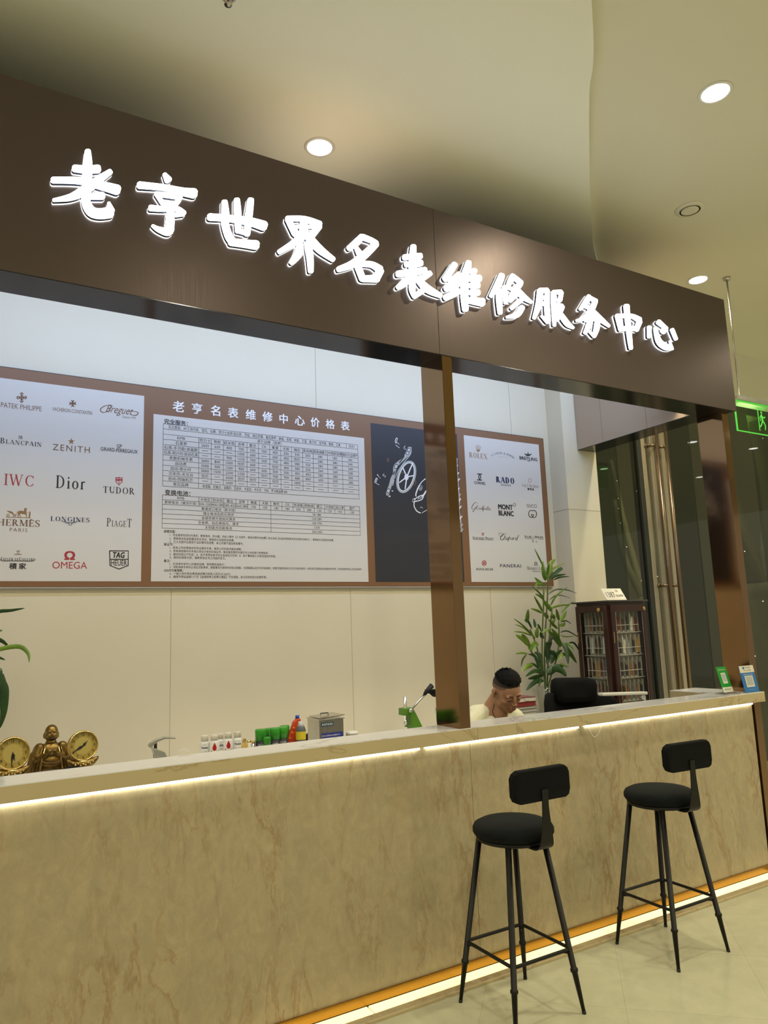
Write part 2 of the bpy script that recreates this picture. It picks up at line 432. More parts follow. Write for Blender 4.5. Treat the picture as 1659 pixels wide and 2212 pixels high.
for x, z0, z1 in ((1.127, 0, 1.9), (2.3555, 0, 1.9), (2.124, 3.15, 4.25), (3.58, 0, 1.9), (3.9, 3.15, 4.25)):
    mb.box(x - 0.0015, x + 0.0015, 4.4825, 4.4845, z0, z1, LINE)
struct(mb.build('wall_back'))
mb = MB(WALL); mb.box(4.302, 4.668, 4.305, 4.50, 0, 4.3, WALL)
mb.box(4.3005, 4.669, 4.3035, 4.50, 2.535, 2.540, LINE)
struct(mb.build('column'))
mb = MB(WALL); mb.box(-2.6, -2.5, 3.2, 4.6, 0, 4.3, WALL); struct(mb.build('wall_left'))
mb = MB(CEIL); mb.box(4.668, 18, 4.30, 4.46, 3.80, 4.3, CEIL); struct(mb.build('wall_header'))
mb = MB(STEEL); mb.box(4.668, 18, 4.29, 4.46, 3.72, 3.80, STEEL); struct(mb.build('trim_1'))
# night outside the glass
mb = MB(mat('night_facade', (0.15, 0.155, 0.105), 0.9)); mb.box(2, 30, 11.0, 11.2, 0, 10, None); struct(mb.build('wall_outside'))
# glass front: panes, fins and a pair of doors
def pane(name, x0, x1, z0=0.0, z1=3.72, y=4.36):
    m_ = MB(TINT); m_.box(x0, x1, y, y + 0.012, z0, z1, TINT)
    return struct(m_.build(name))
STILE = brushed('satin_door_stile', (0.50, 0.44, 0.34), (0.54, 0.48, 0.37), 0.42, 0.7)
HANDLE = mat('bronze_handle', (0.22, 0.16, 0.11), 0.3, 0.9)
DARKF = mat('dark_frame', (0.03, 0.033, 0.028), 0.4)
pane('window_1', 4.70, 5.235); pane('window_2', 6.02, 7.40); pane('window_3', 7.44, 8.9); pane('window_4', 8.94, 10.6)
FIN = glassmat('glass_fin', (0.30, 0.36, 0.32), 0.05, 1.5)
for i, x in enumerate((4.99, 6.02, 7.42, 8.92)):
    mb = MB(FIN); mb.box(x, x + 0.018, 4.375, 4.62, 0, 3.72, FIN); struct(mb.build('trim_%d' % (i + 2)))
mb = MB(DARKF); mb.box(5.235, 5.285, 4.34, 4.42, 0, 3.72, DARKF); struct(mb.build('trim_6'))
for i, (x0, x1, sx0, sx1, hx) in enumerate(((5.29, 5.475, 5.30, 5.47, 5.418), (5.48, 6.0, 5.485, 5.62, 5.548))):
    d = bpy.data.objects.new('door_%d' % (i + 1), None); COL.objects.link(d); d.location = ((x0 + x1) / 2, 4.36, 0); d['_o'] = tuple(d.location); d['kind'] = 'structure'
    m_ = MB(TINT); m_.box(x0, x1, 4.362, 4.374, 0.06, 3.70, TINT); m_.build('door_glass', d)
    m_ = MB(BRUSHST); m_.box(sx0, sx0 + 0.055, 4.345, 4.39, 0.02, 3.70, STILE)
    m_.box(sx1 - 0.052, sx1, 4.345, 4.39, 0.02, 3.70, STILE); m_.box(x0, x1, 4.345, 4.39, 0.0, 0.09, BRUSHST); m_.build('door_frame', d, 0.004)
    m_ = MB(INKO); m_.tube([(hx, 4.27, 0.35), (hx, 4.27, 3.42)], 0.019, 14, HANDLE)
    for z in (0.62, 1.91, 3.18): m_.tube([(hx, 4.27, z), (hx - 0.055, 4.345, z)], 0.014, 10, HANDLE); m_.tube([(hx - 0.05, 4.335, z), (hx - 0.055, 4.347, z)], 0.022, 12, HANDLE)
    m_.build('door_handle', d)
# ================================================================== HEADER (fascia) with its lit characters
ZB, ZT = 3.05, 3.887
hd = thing('shop_header', 'long brown brushed-steel header box carrying twelve glowing white characters over the counter', 'sign', (2.2, 3.1, ZB))
mb = MB(BROWN)
mb.box(-2.5, 2.148, 3.0, 3.02, ZB, ZT, BROWN); mb.box(2.152, 4.69, 3.0, 3.02, ZB, ZT, BROWN); mb.box(2.147, 2.153, 3.003, 3.02, ZB, ZT, SEAM)
mb.build('front_panel', hd)
mb = MB(BROWN); mb.box(-2.5, 4.69, 3.02, 3.195, ZT - 0.02, ZT, BROWN); mb.box(-2.5, 4.69, 3.18, 3.197, ZB + .003, ZT - .02, BROWN); mb.box(4.655, 4.69, 3.02, 3.18, ZB, ZT - .02, BROWN); mb.build('top_panel', hd)
RFM = mat('added_roof_board', (0.05, 0.045, 0.04), .9); rf = MB(RFM); rf.box(-2.48, 4.45, 3.20, 4.30, ZT - .035, ZT - .01, RFM); rf.box(-2.48, 4.30, 4.30, 4.482, ZT - .035, ZT - .01, RFM); struct(rf.build('ceiling'))  # unseen booth roof, added to keep the ceiling above it dark
SOFF = mat('dark_soffit_steel', (0.055, 0.056, 0.064), 0.16, 0.85)
mb = MB(SOFF); mb.box(-2.5, 4.66, 3.001, 3.197, ZB - 0.004, ZB + 0.003, SOFF); mb.build('soffit', hd)
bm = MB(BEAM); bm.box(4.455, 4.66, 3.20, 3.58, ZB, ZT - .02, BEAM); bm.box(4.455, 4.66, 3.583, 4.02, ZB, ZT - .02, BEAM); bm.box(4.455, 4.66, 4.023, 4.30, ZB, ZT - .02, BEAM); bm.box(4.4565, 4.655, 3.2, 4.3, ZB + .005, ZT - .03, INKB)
bo = bm.build('return_beam')
tag(bo, 'brown steel return beam running back from the right end of the header to the cream column', 'beam')
mb = MB(SOFF); mb.box(4.456, 4.659, 3.20, 4.30, ZB - 0.004, ZB, SOFF); mb.build('soffit', bo)
CHARS = [
 ('A', 100, 300, 4.74, [  # lao
  [(425,125,62),(425,250,92),(415,440,105)], [(290,300,74),(420,312,80),(530,305,84)], [(70,420,66),(350,428,72),(560,475,88),(725,520,104)],
  [(655,335,58),(540,415,80),(400,520,104),(250,595,72),(75,625,34)], [(440,588,64),(575,582,78)], [(402,520,80),(408,650,92),(460,740,104),(545,765,108),(650,752,116)], [(640,655,34),(662,735,80)]]),
 ('A', 100, 300, 4.74, [  # heng
  [(1212,362,44),(1248,418,80)], [(955,472,74),(1200,496,66),(1400,540,84),(1512,556,104)], [(1130,565,46),(1190,655,48)], [(1125,562,50),(1370,590,62)], [(1368,598,60),(1325,662,44)], [(1192,662,42),(1330,664,42)],
  [(1068,706,64),(1200,716,54),(1330,712,54),(1402,762,70)], [(1400,765,50),(1330,775,52)], [(1272,740,76),(1266,880,92),(1250,950,84),(1150,925,56),(1088,888,30)]]),
 ('B', 430, 400, 4.74, [  # shi
  [(262,170,62),(270,300,82),(268,400,78),(305,520,82),(345,578,82)], [(330,580,80),(450,596,82),(585,612,96)], [(388,150,62),(396,300,76),(400,470,58)], [(530,150,66),(512,300,76),(492,500,64)],
  [(110,325,74),(300,338,72),(520,372,86),(665,415,100)], [(390,462,50),(500,492,50)]]),
 ('B', 430, 400, 4.74, [  # jie
  [(905,342,58),(1080,345,58),(1230,402,78)], [(912,350,60),(985,490,72)], [(1225,420,76),(1150,520,72)], [(1072,350,72),(1072,520,92)], [(955,425,34),(1170,425,34)], [(990,505,60),(1150,515,62)],
  [(1060,520,82),(950,605,66),(822,682,48)], [(1130,540,82),(1235,655,80),(1375,760,52)], [(1035,600,62),(1020,700,86),(945,795,44)], [(1115,600,76),(1138,750,70),(1145,880,56)]]),
 ('C', 700, 460, 4.608, [  # ming
  [(375,232,56),(325,292,74),(248,350,54)], [(385,240,62),(470,272,56),(515,305,66)], [(515,310,70),(400,420,82),(280,510,78),(145,560,56)], [(322,345,40),(352,398,62)],
  [(328,505,66),(385,655,66)], [(325,505,58),(470,512,62),(555,560,76)], [(560,575,76),(520,650,76)], [(390,655,64),(530,652,76)]]),
 ('C', 700, 460, 4.608, [  # biao
  [(890,332,58),(885,450,74),(885,620,84)], [(800,440,56),(960,428,62)], [(818,512,52),(965,498,66)], [(738,606,66),(880,590,64),(1005,570,66)], [(880,625,86),(800,695,72),(735,742,40)],
  [(882,640,62),(880,760,62),(898,835,34)], [(900,832,44),(985,770,56)], [(1055,600,56),(960,665,56)], [(935,660,58),(1030,755,78),(1160,822,48)]]),
 ('C', 700, 460, 4.608, [  # wei
  [(1302,512,62),(1260,580,64),(1208,655,60)], [(1208,655,56),(1290,650,46),(1345,605,50)], [(1345,608,50),(1285,680,56),(1218,752,58)], [(1215,752,56),(1345,700,62)], [(1210,842,60),(1335,780,66)],
  [(1440,492,58),(1418,580,78),(1365,670,46)], [(1398,610,66),(1394,800,70),(1408,960,62)], [(1498,572,60),(1482,622,50)], [(1420,652,56),(1545,652,74)], [(1440,722,46),(1535,722,60)], [(1440,792,46),(1535,792,62)], [(1420,868,54),(1575,888,86)], [(1490,640,56),(1488,870,56)]]),
 ('D', 1030, 560, 7.213, [  # xiu
  [(390,250,96),(330,400,112),(222,572,62)], [(345,480,86),(352,650,92),(365,835,74)], [(428,430,70),(448,580,80),(452,680,60)], [(565,255,84),(525,340,92),(478,430,56)], [(598,290,80),(690,368,82)], [(685,375,80),(610,470,100),(500,640,66)],
  [(630,480,88),(730,585,92),(850,668,50)], [(470,430,60),(560,470,52)], [(620,560,58),(525,655,46)], [(688,640,74),(545,765,54)], [(708,750,88),(625,865,92),(470,902,44)]]),
 ('D', 1030, 560, 7.213, [  # fu
  [(990,490,96),(968,700,100),(895,915,56)], [(985,488,84),(1095,480,76)], [(1100,490,72),(1095,700,80),(1110,960,88)], [(1000,595,60),(1065,600,60)], [(1000,690,70),(1065,692,70)], [(1110,970,80),(1010,885,34)],
  [(1190,520,66),(1196,700,74),(1212,1030,52)], [(1195,510,62),(1310,512,76)], [(1318,520,70),(1300,640,62)], [(1295,655,50),(1232,622,40)], [(1225,700,52),(1325,730,72)], [(1335,740,72),(1240,930,96)], [(1232,765,66),(1335,900,86),(1420,1010,84),(1505,1068,42)]]),
 ('E', 1230, 620, 6.381, [  # wu
  [(272,125,58),(232,200,76),(150,305,42)], [(290,150,56),(362,195,72)], [(358,200,70),(300,320,82),(200,430,62),(102,462,36)], [(205,255,52),(300,300,52)], [(320,325,62),(430,440,72),(548,536,42)],
  [(225,450,66),(385,432,64)], [(388,440,62),(380,560,78),(345,680,50)], [(345,680,44),(272,605,34)], [(300,400,58),(270,520,72),(218,632,50)]]),
 ('E', 1230, 620, 6.381, [  # zhong
  [(790,262,82),(800,400,78),(832,700,68),(850,845,52)], [(660,395,62),(712,585,66)], [(655,400,60),(850,398,62),(965,452,84)], [(968,475,78),(925,590,66)], [(715,572,64),(930,572,70)]]),
 ('E', 1230, 620, 6.381, [  # xin
  [(1105,555,66),(1098,690,44)], [(1185,565,50),(1235,745,84),(1325,820,92),(1402,842,66)], [(1420,855,40),(1385,745,28)], [(1230,482,74),(1325,560,56)], [(1340,560,50),(1290,610,86)], [(1418,588,58),(1470,715,54)]]),
]
for _, ox, oz, sc_, strokes in CHARS:
    f_face = lambda a, b: (lambda p: (p.x, p.z))(yp(ox + a / sc_, oz + b / sc_, 2.972))
    allp = [f_face(p[0], p[1]) for st in strokes for p in st]
    cx = sum(p[0] for p in allp) / len(allp); cz = sum(p[1] for p in allp) / len(allp)
    fm = MB(LETF); sm_ = MB(LETB); gm = MB(LETG)
    for j, st in enumerate(strokes):
        e = 0.00006 * j
        stroke(fm, st, f_face, 2.972 - e, 2.975, LETF)
        stroke(sm_, st, f_face, 2.975, 2.990, LETB, grow=0.4)
        stroke(gm, st, f_face, 2.990 - e, 2.9985, LETG, grow=0.6)
    t = bpy.data.objects.new('lit_character', None); COL.objects.link(t); t.parent = hd
    t.location = Vector((cx, 2.985, cz)) - Vector(hd['_o']); t['_o'] = (cx, 2.985, cz)
    fm.build('lit_face', t); sm_.build('letter_side', t); gm.build('back_glow', t)
# bronze posts
def post(x0, x1, y0, y1, z0, z1, label):
    m_ = MB(BRASS); m_.box(x0, x1, y0, y1, z0, z1, BRASS)
    o = m_.build('bronze_post', None, 0.0015, 2, at=((x0 + x1) / 2, (y0 + y1) / 2, z0))
    tag(o, label, 'post')
    return o
ZC = 1.124
post(2.163, 2.227, 3.002, 3.205, ZC, ZB - 0.004, 'mirror-bronze steel post standing on the middle of the counter')
post(4.576, 4.644, 3.04, 3.24, 0, ZB - 0.004, 'mirror-bronze steel post at the far right end of the counter')
# ================================================================== COUNTER
ct = thing('marble_counter', 'long service counter clad in veined cream marble with gold foot trim', 'counter', (2.2, 3.1, 0))
SEAMX = [-2.5, -0.35, 2.252, 4.564]
for a, b in zip(SEAMX[:-1], SEAMX[1:]):
    m_ = MB(MARBLE); m_.box(a + .001, b - .001, 3.05, 3.07, 0.055, 1.06, MARBLE); m_.build('front_panel', ct)
m_ = MB(WHITE); m_.box(-2.5, 4.564, 3.07, 3.09, 0.02, 1.06, WHITE); m_.box(4.545, 4.564, 3.071, 3.5, 0.02, 1.06, MARBLE); m_.box(-2.5, 4.3, 3.09, 3.19, 0.76, 0.79, WHITE); m_.build('body', ct)
m_ = MB(GOLD); m_.box(-2.5, 4.566, 3.042, 3.07, 0.014, 0.056, GOLD); m_.build('gold_trim', ct, 0.002)
m_ = MB(MARBLE); m_.box(-2.5, 4.566, 2.975, 3.09, 0.0, 0.006, MARBLE); m_.box(-2.5, 4.60, 2.932, 2.975, 0.0, 0.010, MARBLE); m_.box(-2.5, 4.60, 2.922, 2.932, 0.0, 0.012, EDGE); m_.build('foot_slab', ct, 0.001)
m_ = MB(LEDY); m_.box(-2.5, 1.62, 2.975, 3.04, 0.006, 0.012, LEDY); m_.box(1.63, 4.566, 2.975, 3.04, 0.006, 0.012, LEDY); m_.build('foot_light', ct)
for a, b in ((-2.4, 1.945), (1.985, 2.985), (3.04, 4.555)):
    m_ = MB(LEDW); m_.box(a, b, 3.036, 3.0495, 1.046, 1.058, LEDW); m_.build('under_counter_light', ct)
m_ = MB(WHITE)
stroke(m_, [(3.07,1.043,.003),(3.10,0.99,.003),(3.14,1.0,.003),(3.17,1.045,.003)], lambda a, b: (a, b), 3.045, None, WHITE)
m_.build('loose_wire', ct)
tp = MB(TOP)
def topslab(poly):
    tp.slab(poly, ZC - 0.004, ZC, TOP); tp.slab([(x, y) for x, y in poly], 1.062, ZC - 0.004, EDGE)
topslab([(-2.5, 3.0), (4.64, 3.0), (4.64, 3.035), (4.570, 3.035), (4.570, 3.245), (4.63, 3.245), (4.63, 3.52), (4.355, 3.52), (4.355, 3.205), (-2.5, 3.205)])
tp.box(2.266, 2.268, 2.9995, 3.001, 1.063, ZC, SEAM); tp.box(2.52, 2.522, 2.9995, 3.001, 1.063, ZC, SEAM); tp.box(4.36, 4.362, 2.9995, 3.001, 1.063, ZC, SEAM)
tpo = tp.build('counter_top'); tag(tpo, 'long white veined slab with cream front edge lying on the marble counter', 'countertop')
m_ = MB(WHITE); m_.box(4.355, 4.37, 3.09, 3.5, 0.02, 1.062, WHITE); m_.box(4.355, 4.545, 3.485, 3.5, 0.02, 1.062, WHITE); m_.build('end_panel', ct)
# back bench
bb = thing('work_bench', 'white wall bench running below the price board behind the counter', 'bench', (1.7, 4.2, 0))
m_ = MB(WHITE); m_.slab([(-2.4, 3.80), (2.45, 3.80), (2.45, 3.95), (3.95, 3.95), (3.95, 4.48), (-2.4, 4.48)], 0.87, 0.90, WHITE); m_.build('bench_top', bb, 0.003)
m_ = MB(WHITE)
for x in (-2.38, -0.9, 0.6, 2.1, 3.9): m_.box(x, x + .03, 3.96, 4.47, 0.0, 0.87, WHITE)
m_.box(-2.38, 3.93, 4.45, 4.47, 0.05, 0.87, WHITE); m_.build('bench_carcass', bb)
# ================================================================== CEILING FITTINGS
def onleft(x, y):
    return y > 0.92 * x - 0.15 if x < 2.3 else y > (1.86 + (x - 2.22) * 0.93 if x < 3.6 else 3.19 + (x - 3.6) * 0.80)
LABL = {0: 'round recessed ceiling downlight shining above the second character from the left of the header', 1: 'large round ceiling downlight at upper right, nearest the camera', 2: 'round ceiling downlight just above the right end of the header'}
proto = None
for i, (x, y) in enumerate(LAMPS):
    z = 4.255 if onleft(x, y) else 4.3
    t = thing('downlight', LABL.get(i, 'round recessed downlight in the ceiling of the hall'), 'ceiling light', (x, y, z), 'recessed ceiling downlights')
    if proto is None:
        m_ = MB(WHITE); m_.lathe([(0.066, -0.001), (0.070, -0.006), (0.082, -0.005), (0.086, 0.0)], (x, y, z), 40, WHITE); r_ = m_.build('trim_ring', t)
        m_ = MB(DIFF); m_.lathe([(0.0001, -0.0035), (0.067, -0.0035), (0.067, 0.0)], (x, y, z), 40, DIFF); d_ = m_.build('diffuser', t)
        proto = (r_, d_)
    else:
        for q in proto:
            c = q.copy(); c.parent = t; COL.objects.link(c)
    l = area('downlight_beam', (x, y, z - 0.012), (0, 0, 0), 0.12, 0.12, LAMP_W, LAMP_C, 'DISK', radians(150))
t = thing('ceiling_speaker', 'round flush ceiling grille in the ceiling above the right end of the header', 'speaker', (4.077, 2.772, 4.3))
m_ = MB(CEIL); m_.lathe([(0.0001, -0.012), (0.05, -0.012), (0.075, -0.010), (0.092, -0.004), (0.095, 0)], (4.077, 2.772, 4.3), 40, CEIL)
for r in (0.02, 0.035, 0.05, 0.065): m_.lathe([(r, -0.0115), (r + 0.002, -0.0135), (r + 0.004, -0.0115)], (4.077, 2.772, 4.3), 36, CEIL)
m_.build('grille', t)
# sprinkler
c = zp(493, 14, 4.165)
t = thing('fire_sprinkler', 'dark metal fire sprinkler head hanging from the ceiling at the top edge', 'sprinkler', (c.x, c.y, 4.255))
m_ = MB(STEEL); m_.tube([(c.x, c.y, 4.255), (c.x, c.y, 4.21)], [0.022, 0.014], 16, STEEL); m_.tube([(c.x, c.y, 4.222), (c.x, c.y, 4.215)], 0.036, 24, INKG); m_.tube([(c.x, c.y, 4.255), (c.x, c.y, 4.25)], 0.033, 24, STEEL); m_.build('body', t)
m_ = MB(STEEL)
for sg in (-1, 1): m_.tube([(c.x + sg * .010, c.y, 4.215), (c.x + sg * .022, c.y, 4.198), (c.x + sg * .005, c.y, 4.173)], 0.0035, 8, STEEL)
m_.tube([(c.x, c.y, 4.21), (c.x, c.y, 4.178)], 0.004, 10, INKR); m_.build('frame_arms', t)
m_ = MB(STEEL); m_.lathe([(0.0001, 0.0), (0.006, 0), (0.006, 0.006), (0.016, 0.007), (0.016, 0.009), (0.0001, 0.009)], (c.x, c.y, 4.165), 20, STEEL); m_.build('deflector', t)
# exit sign on its rod
t = thing('exit_sign', 'green lit exit sign plate hanging from a thin rod at the right edge', 'sign', (5.4, 3.28, 3.3))
m_ = MB(STEEL); m_.tube([(5.189, 3.28, 3.30), (5.20, 3.28, 4.3)], 0.007, 12, STEEL); m_.lathe([(0.0001, -0.02), (0.025, -0.02), (0.03, 0)], (5.20, 3.28, 4.3), 20, STEEL); m_.build('hanging_rod', t)
m_ = MB(INKG); m_.box(5.13, 6.05, 3.262, 3.30, 3.275, 3.315, BRUSHST); m_.build('housing', t, 0.003)
m_ = MB(EXITG); m_.box(5.115, 6.05, 3.277, 3.285, 3.03, 3.275, EXITG); m_.build('plate', t)
m_ = MB(EXITE)
for a in ((5.112, 6.05, 3.268, 3.275), (5.112, 6.05, 3.027, 3.032), (5.112, 5.117, 3.03, 3.275)): m_.box(a[0], a[1], 3.275, 3.287, a[2], a[3], EXITE)
fx = lambda a, b: (5.395 + a * 0.001, 3.06 + b * 0.001)
for pts in ([(0,0,12),(0,185,12)], [(0,180,12),(80,180,12)], [(45,148,24),(46,149,24)], [(42,128,20),(52,80,22)], [(50,84,14),(78,50,13),(74,12,12)], [(50,80,14),(30,48,13),(12,30,12)], [(42,124,12),(20,104,10),(26,80,10)], [(44,122,12),(72,108,10),(88,118,10)]):
    stroke(m_, pts, fx, 3.2745, None, EXITE)
m_.build('pictogram', t)
# ================================================================== PRICE AND BRAND BOARD
YB = 4.455
def BP(px, py):
    p = yp(px, py, YB); return (p.x, p.z)
# --- a small serif alphabet: strokes on a unit-high body. V thick stem, t hairline, T thick line, o bowl (cx cy rx ry a0 a1)
SERIF = {
 'A': (0.78, [('t', .06, 0, .38, 1), ('T', .38, 1, .68, 0), ('t', .17, .33, .55, .33), ('s', .06, 0, .11), ('s', .68, 0, .13)]),
 'B': (0.66, [('V', .16, 0, 1), ('o', .30, .75, .22, .25, -95, 95), ('o', .32, .26, .26, .26, -95, 95), ('t', .16, .985, .32, .985), ('t', .16, .5, .34, .5), ('t', .16, .015, .34, .015)]),
 'C': (0.74, [('o', .42, .5, .34, .5, 48, 312), ('t', .66, .97, .66, .72), ('t', .66, .28, .66, .12)]),
 'D': (0.78, [('V', .16, 0, 1), ('o', .30, .5, .38, .49, -92, 92), ('t', .16, .985, .32, .985), ('t', .16, .015, .32, .015)]),
 'E': (0.62, [('V', .16, 0, 1), ('t', .16, .98, .54, .98), ('t', .16, .5, .42, .5), ('t', .16, .02, .56, .02), ('t', .54, .98, .54, .78), ('t', .42, .6, .42, .4), ('t', .56, .02, .56, .24)]),
 'F': (0.58, [('V', .16, 0, 1), ('t', .16, .98, .52, .98), ('t', .16, .5, .42, .5), ('t', .52, .98, .52, .78), ('t', .42, .6, .42, .4)]),
 'G': (0.80, [('o', .42, .5, .34, .5, 48, 320), ('t', .66, .97, .66, .72), ('v', .68, .08, .42), ('s', .68, .42, .13)]),
 'H': (0.80, [('V', .16, 0, 1), ('V', .64, 0, 1), ('t', .16, .5, .64, .5)]),
 'I': (0.34, [('V', .17, 0, 1)]),
 'J': (0.40, [('v', .24, .1, 1), ('s', .24, 1, .13), ('o', .12, .1, .13, .14, 190, 360)]),
 'K': (0.76, [('V', .16, 0, 1), ('t', .20, .42, .60, 1), ('T', .34, .58, .66, 0), ('s', .60, 1, .11), ('s', .67, 0, .12)]),
 'L': (0.60, [('V', .16, 0, 1), ('t', .16, .02, .54, .02), ('t', .54, .02, .54, .28)]),
 'M': (0.94, [('t', .13, 0, .13, 1), ('T', .15, 1, .46, .05), ('t', .46, .05, .78, 1), ('V', .80, 0, 1), ('s', .13, 0, .11), ('s', .13, 1, .11)]),
 'N': (0.80, [('t', .13, 0, .13, 1), ('T', .14, 1, .66, 0), ('t', .66, 0, .66, 1), ('s', .13, 0, .11), ('s', .12, 1, .11), ('s', .66, 1, .11)]),
 'O': (0.82, [('o', .41, .5, .35, .5, 0, 360)]),
 'P': (0.62, [('V', .16, 0, 1), ('o', .30, .73, .25, .26, -95, 95), ('t', .16, .985, .32, .985), ('t', .16, .47, .32, .47)]),
 'R': (0.74, [('V', .16, 0, 1), ('o', .30, .74, .23, .25, -95, 95), ('t', .16, .985, .32, .985), ('t', .16, .49, .32, .49), ('T', .32, .49, .62, .02), ('s', .65, .0, .09)]),
 'S': (0.58, [('p', [(.48, .80, .05), (.42, .95, .07), (.27, .98, .07), (.12, .88, .12), (.13, .66, .14), (.28, .53, .14), (.45, .38, .14), (.48, .18, .12), (.36, .04, .08), (.20, .03, .06), (.10, .20, .05)]), ('t', .48, 1, .48, .74), ('t', .09, .26, .09, 0)]),
 'T': (0.70, [('V', .35, 0, .98), ('t', .06, .98, .64, .98), ('t', .06, .98, .06, .76), ('t', .64, .98, .64, .76)]),
 'U': (0.80, [('v', .18, .28, 1), ('s', .18, 1, .13), ('t', .64, .28, .64, 1), ('s', .64, 1, .11), ('o', .41, .28, .23, .28, 180, 360)]),
 'W': (1.04, [('T', .08, 1, .30, 0), ('t', .30, 0, .50, .95), ('T', .48, .95, .70, 0), ('t', .70, 0, .92, 1), ('s', .08, 1, .13), ('s', .92, 1, .11), ('s', .48, 1, .10)]),
 'X': (0.76, [('T', .10, 1, .62, 0), ('t', .12, 0, .62, 1), ('s', .11, 1, .12), ('s', .63, 0, .12), ('s', .12, 0, .1), ('s', .62, 1, .1)]),
 'Z': (0.66, [('t', .08, .98, .56, .98), ('T', .54, .96, .08, .03), ('t', .08, .02, .58, .02)]),
 'i': (0.32, [('v', .16, 0, .62), ('s', .16, 0, .12), ('s', .12, .62, .06), ('d', .16, .86, .07)]),
 'o': (0.60, [('o', .30, .32, .25, .33, 0, 360)]),
 'r': (0.46, [('v', .16, 0, .62), ('s', .16, 0, .12), ('p', [(.18, .45, .05), (.28, .60, .09), (.40, .58, .10)])]),
 '-': (0.36, [('t', .04, .36, .30, .36), ('t', .04, .39, .30, .39)]), '.': (0.24, [('d', .12, .04, .06)]), ' ': (0.40, []),
 '&': (0.80, [('p', [(.66, .05, .08), (.40, .40, .10), (.22, .78, .08), (.36, .97, .06), (.46, .80, .06), (.20, .50, .08), (.10, .22, .10), (.30, .02, .08), (.56, .18, .05), (.64, .42, .04)])]),
}
def serif(mb, s, x0, x1, zc, h, mt, y, tk=0.135, th=0.045, small=0.76, fn=None):
    """capitals drawn with stems, hairlines and serifs, fitted between x0 and x1; '^' before a letter keeps it full height, ~ makes the rest small capitals"""
    seq = []; sm_all = False; full = False
    for ch in s:
        if ch == '~': sm_all = True; continue
        if ch == '^': full = True; continue
        seq.append((ch, 1.0 if (full or not sm_all) else small)); full = False
    tot = sum(SERIF[c][0] * k + 0.07 for c, k in seq)
    fx_ = (x1 - x0) / tot / h
    cx = x0; zb = zc - h / 2
    yy = [y]
    for c, k in seq:
        adv, st = SERIF[c]
        P0 = (lambda a, b: (cx + a * k * h * fx_, zb + b * k * h)) if fn is None else (lambda a, b: fn((cx + a * k * h * fx_ - x0) / (x1 - x0), b * k * h))
        for e in st:
            t = e[0]; yy[0] -= 0.000012
            if t in 'Vv':
                _, x, a, b = e
                stroke(mb, [(x, a, tk), (x, b, tk)], P0, yy[0], None, mt, round_=False)
                if t == 'V':
                    for q in (a + th / 2, b - th / 2): stroke(mb, [(x - .14, q, th), (x + .14, q, th)], P0, yy[0], None, mt, round_=False)
            elif t in 'tT':
                w = th if t == 't' else tk
                stroke(mb, [(e[1], e[2], w), (e[3], e[4], w)], P0, yy[0], None, mt, round_=False)
            elif t == 's':
                q = e[2] + (th / 2 if e[2] < .5 else -th / 2)
                stroke(mb, [(e[1] - e[3], q, th), (e[1] + e[3], q, th)], P0, yy[0], None, mt, round_=False)
            elif t == 'o':
                _, ccx, ccy, rx, ry, a0, a1 = e; pts = []
                for i in range(25):
                    a = radians(a0 + (a1 - a0) * i / 24); w = th + (tk - th) * abs(cos(a)) ** 1.3
                    pts.append((ccx + (rx - w / 2) * cos(a), ccy + (ry - w * .5 * (1 if w < .1 else .4)) * sin(a), w))
                stroke(mb, pts, P0, yy[0], None, mt, k=1, round_=False)
            elif t == 'p': stroke(mb, e[1], P0, yy[0], None, mt, k=4, round_=False)
            elif t == 'd': stroke(mb, [(e[1] - .01, e[2], e[3] * 2), (e[1] + .01, e[2], e[3] * 2)], P0, yy[0], None, mt)
        cx += (adv * k + 0.07) * h * fx_
board = thing('brand_board', 'wide brown wall board with two brand panels, a price list and a black picture panel', 'wall board', (1.6, 4.47, 1.9))
bx0, bx1 = -1.2, yp(1184, 1100, YB).x
bz1 = yp(1173, 948, YB).z; bz0 = yp(1195, 1266, YB).z
m_ = MB(PRINT_BG); m_.box(bx0, bx1, YB, 4.4825, bz0, bz1, PRINT_BG); m_.build('backing', board, 0.001)
m_ = MB(STEEL); m_.box(bx0, bx1 + .003, YB + .002, 4.482, bz0 - .006, bz0 - .0005, INKG); m_.box(bx0, bx1 + .003, YB + .002, 4.482, bz1 + .0005, bz1 + .004, INK); m_.box(bx1, bx1 + .004, YB + .002, 4.482, bz0, bz1, INK); m_.build('frame_edge', board)
def panel(name, pts, mt):
    (ax, az), (b_x, _), (_, cz_) = pts
    m2 = MB(mt); m2.box(ax, b_x, YB - .0015, YB - .0002, cz_, az, mt)
    return m2.build(name, board)
z_top = sum(BP(*p)[1] for p in ((308, 855), (1002, 938), (328, 895), (801, 912))) / 4
lx1 = BP(308, 1050)[0]
pz0 = sum(BP(*p)[1] for p in ((309, 1261), (1018, 1254), (797, 1256))) / 3
ptl = BP(308, 855)[1]
P1 = panel('logo_panel', ((-0.03, ptl), (lx1, 0), (0, pz0)), PANEL)
P2 = panel('price_panel', ((BP(329, 1060)[0], BP(330, 894)[1]), (BP(791, 1100)[0], 0), (0, pz0)), PANEL)
P3 = panel('picture_panel', ((BP(806, 1080)[0], BP(802, 914)[1]), (BP(995, 1100)[0], 0), (0, pz0)), PANELK)
P4 = panel('logo_panel', ((BP(1010, 1100)[0], BP(1002, 940)[1]), (BP(1173, 1100)[0], 0), (0, pz0)), PANEL)
YT = YB - 0.0022
def dz(px, py): return BP(px, py)[1] - BP(px, py + 1)[1]
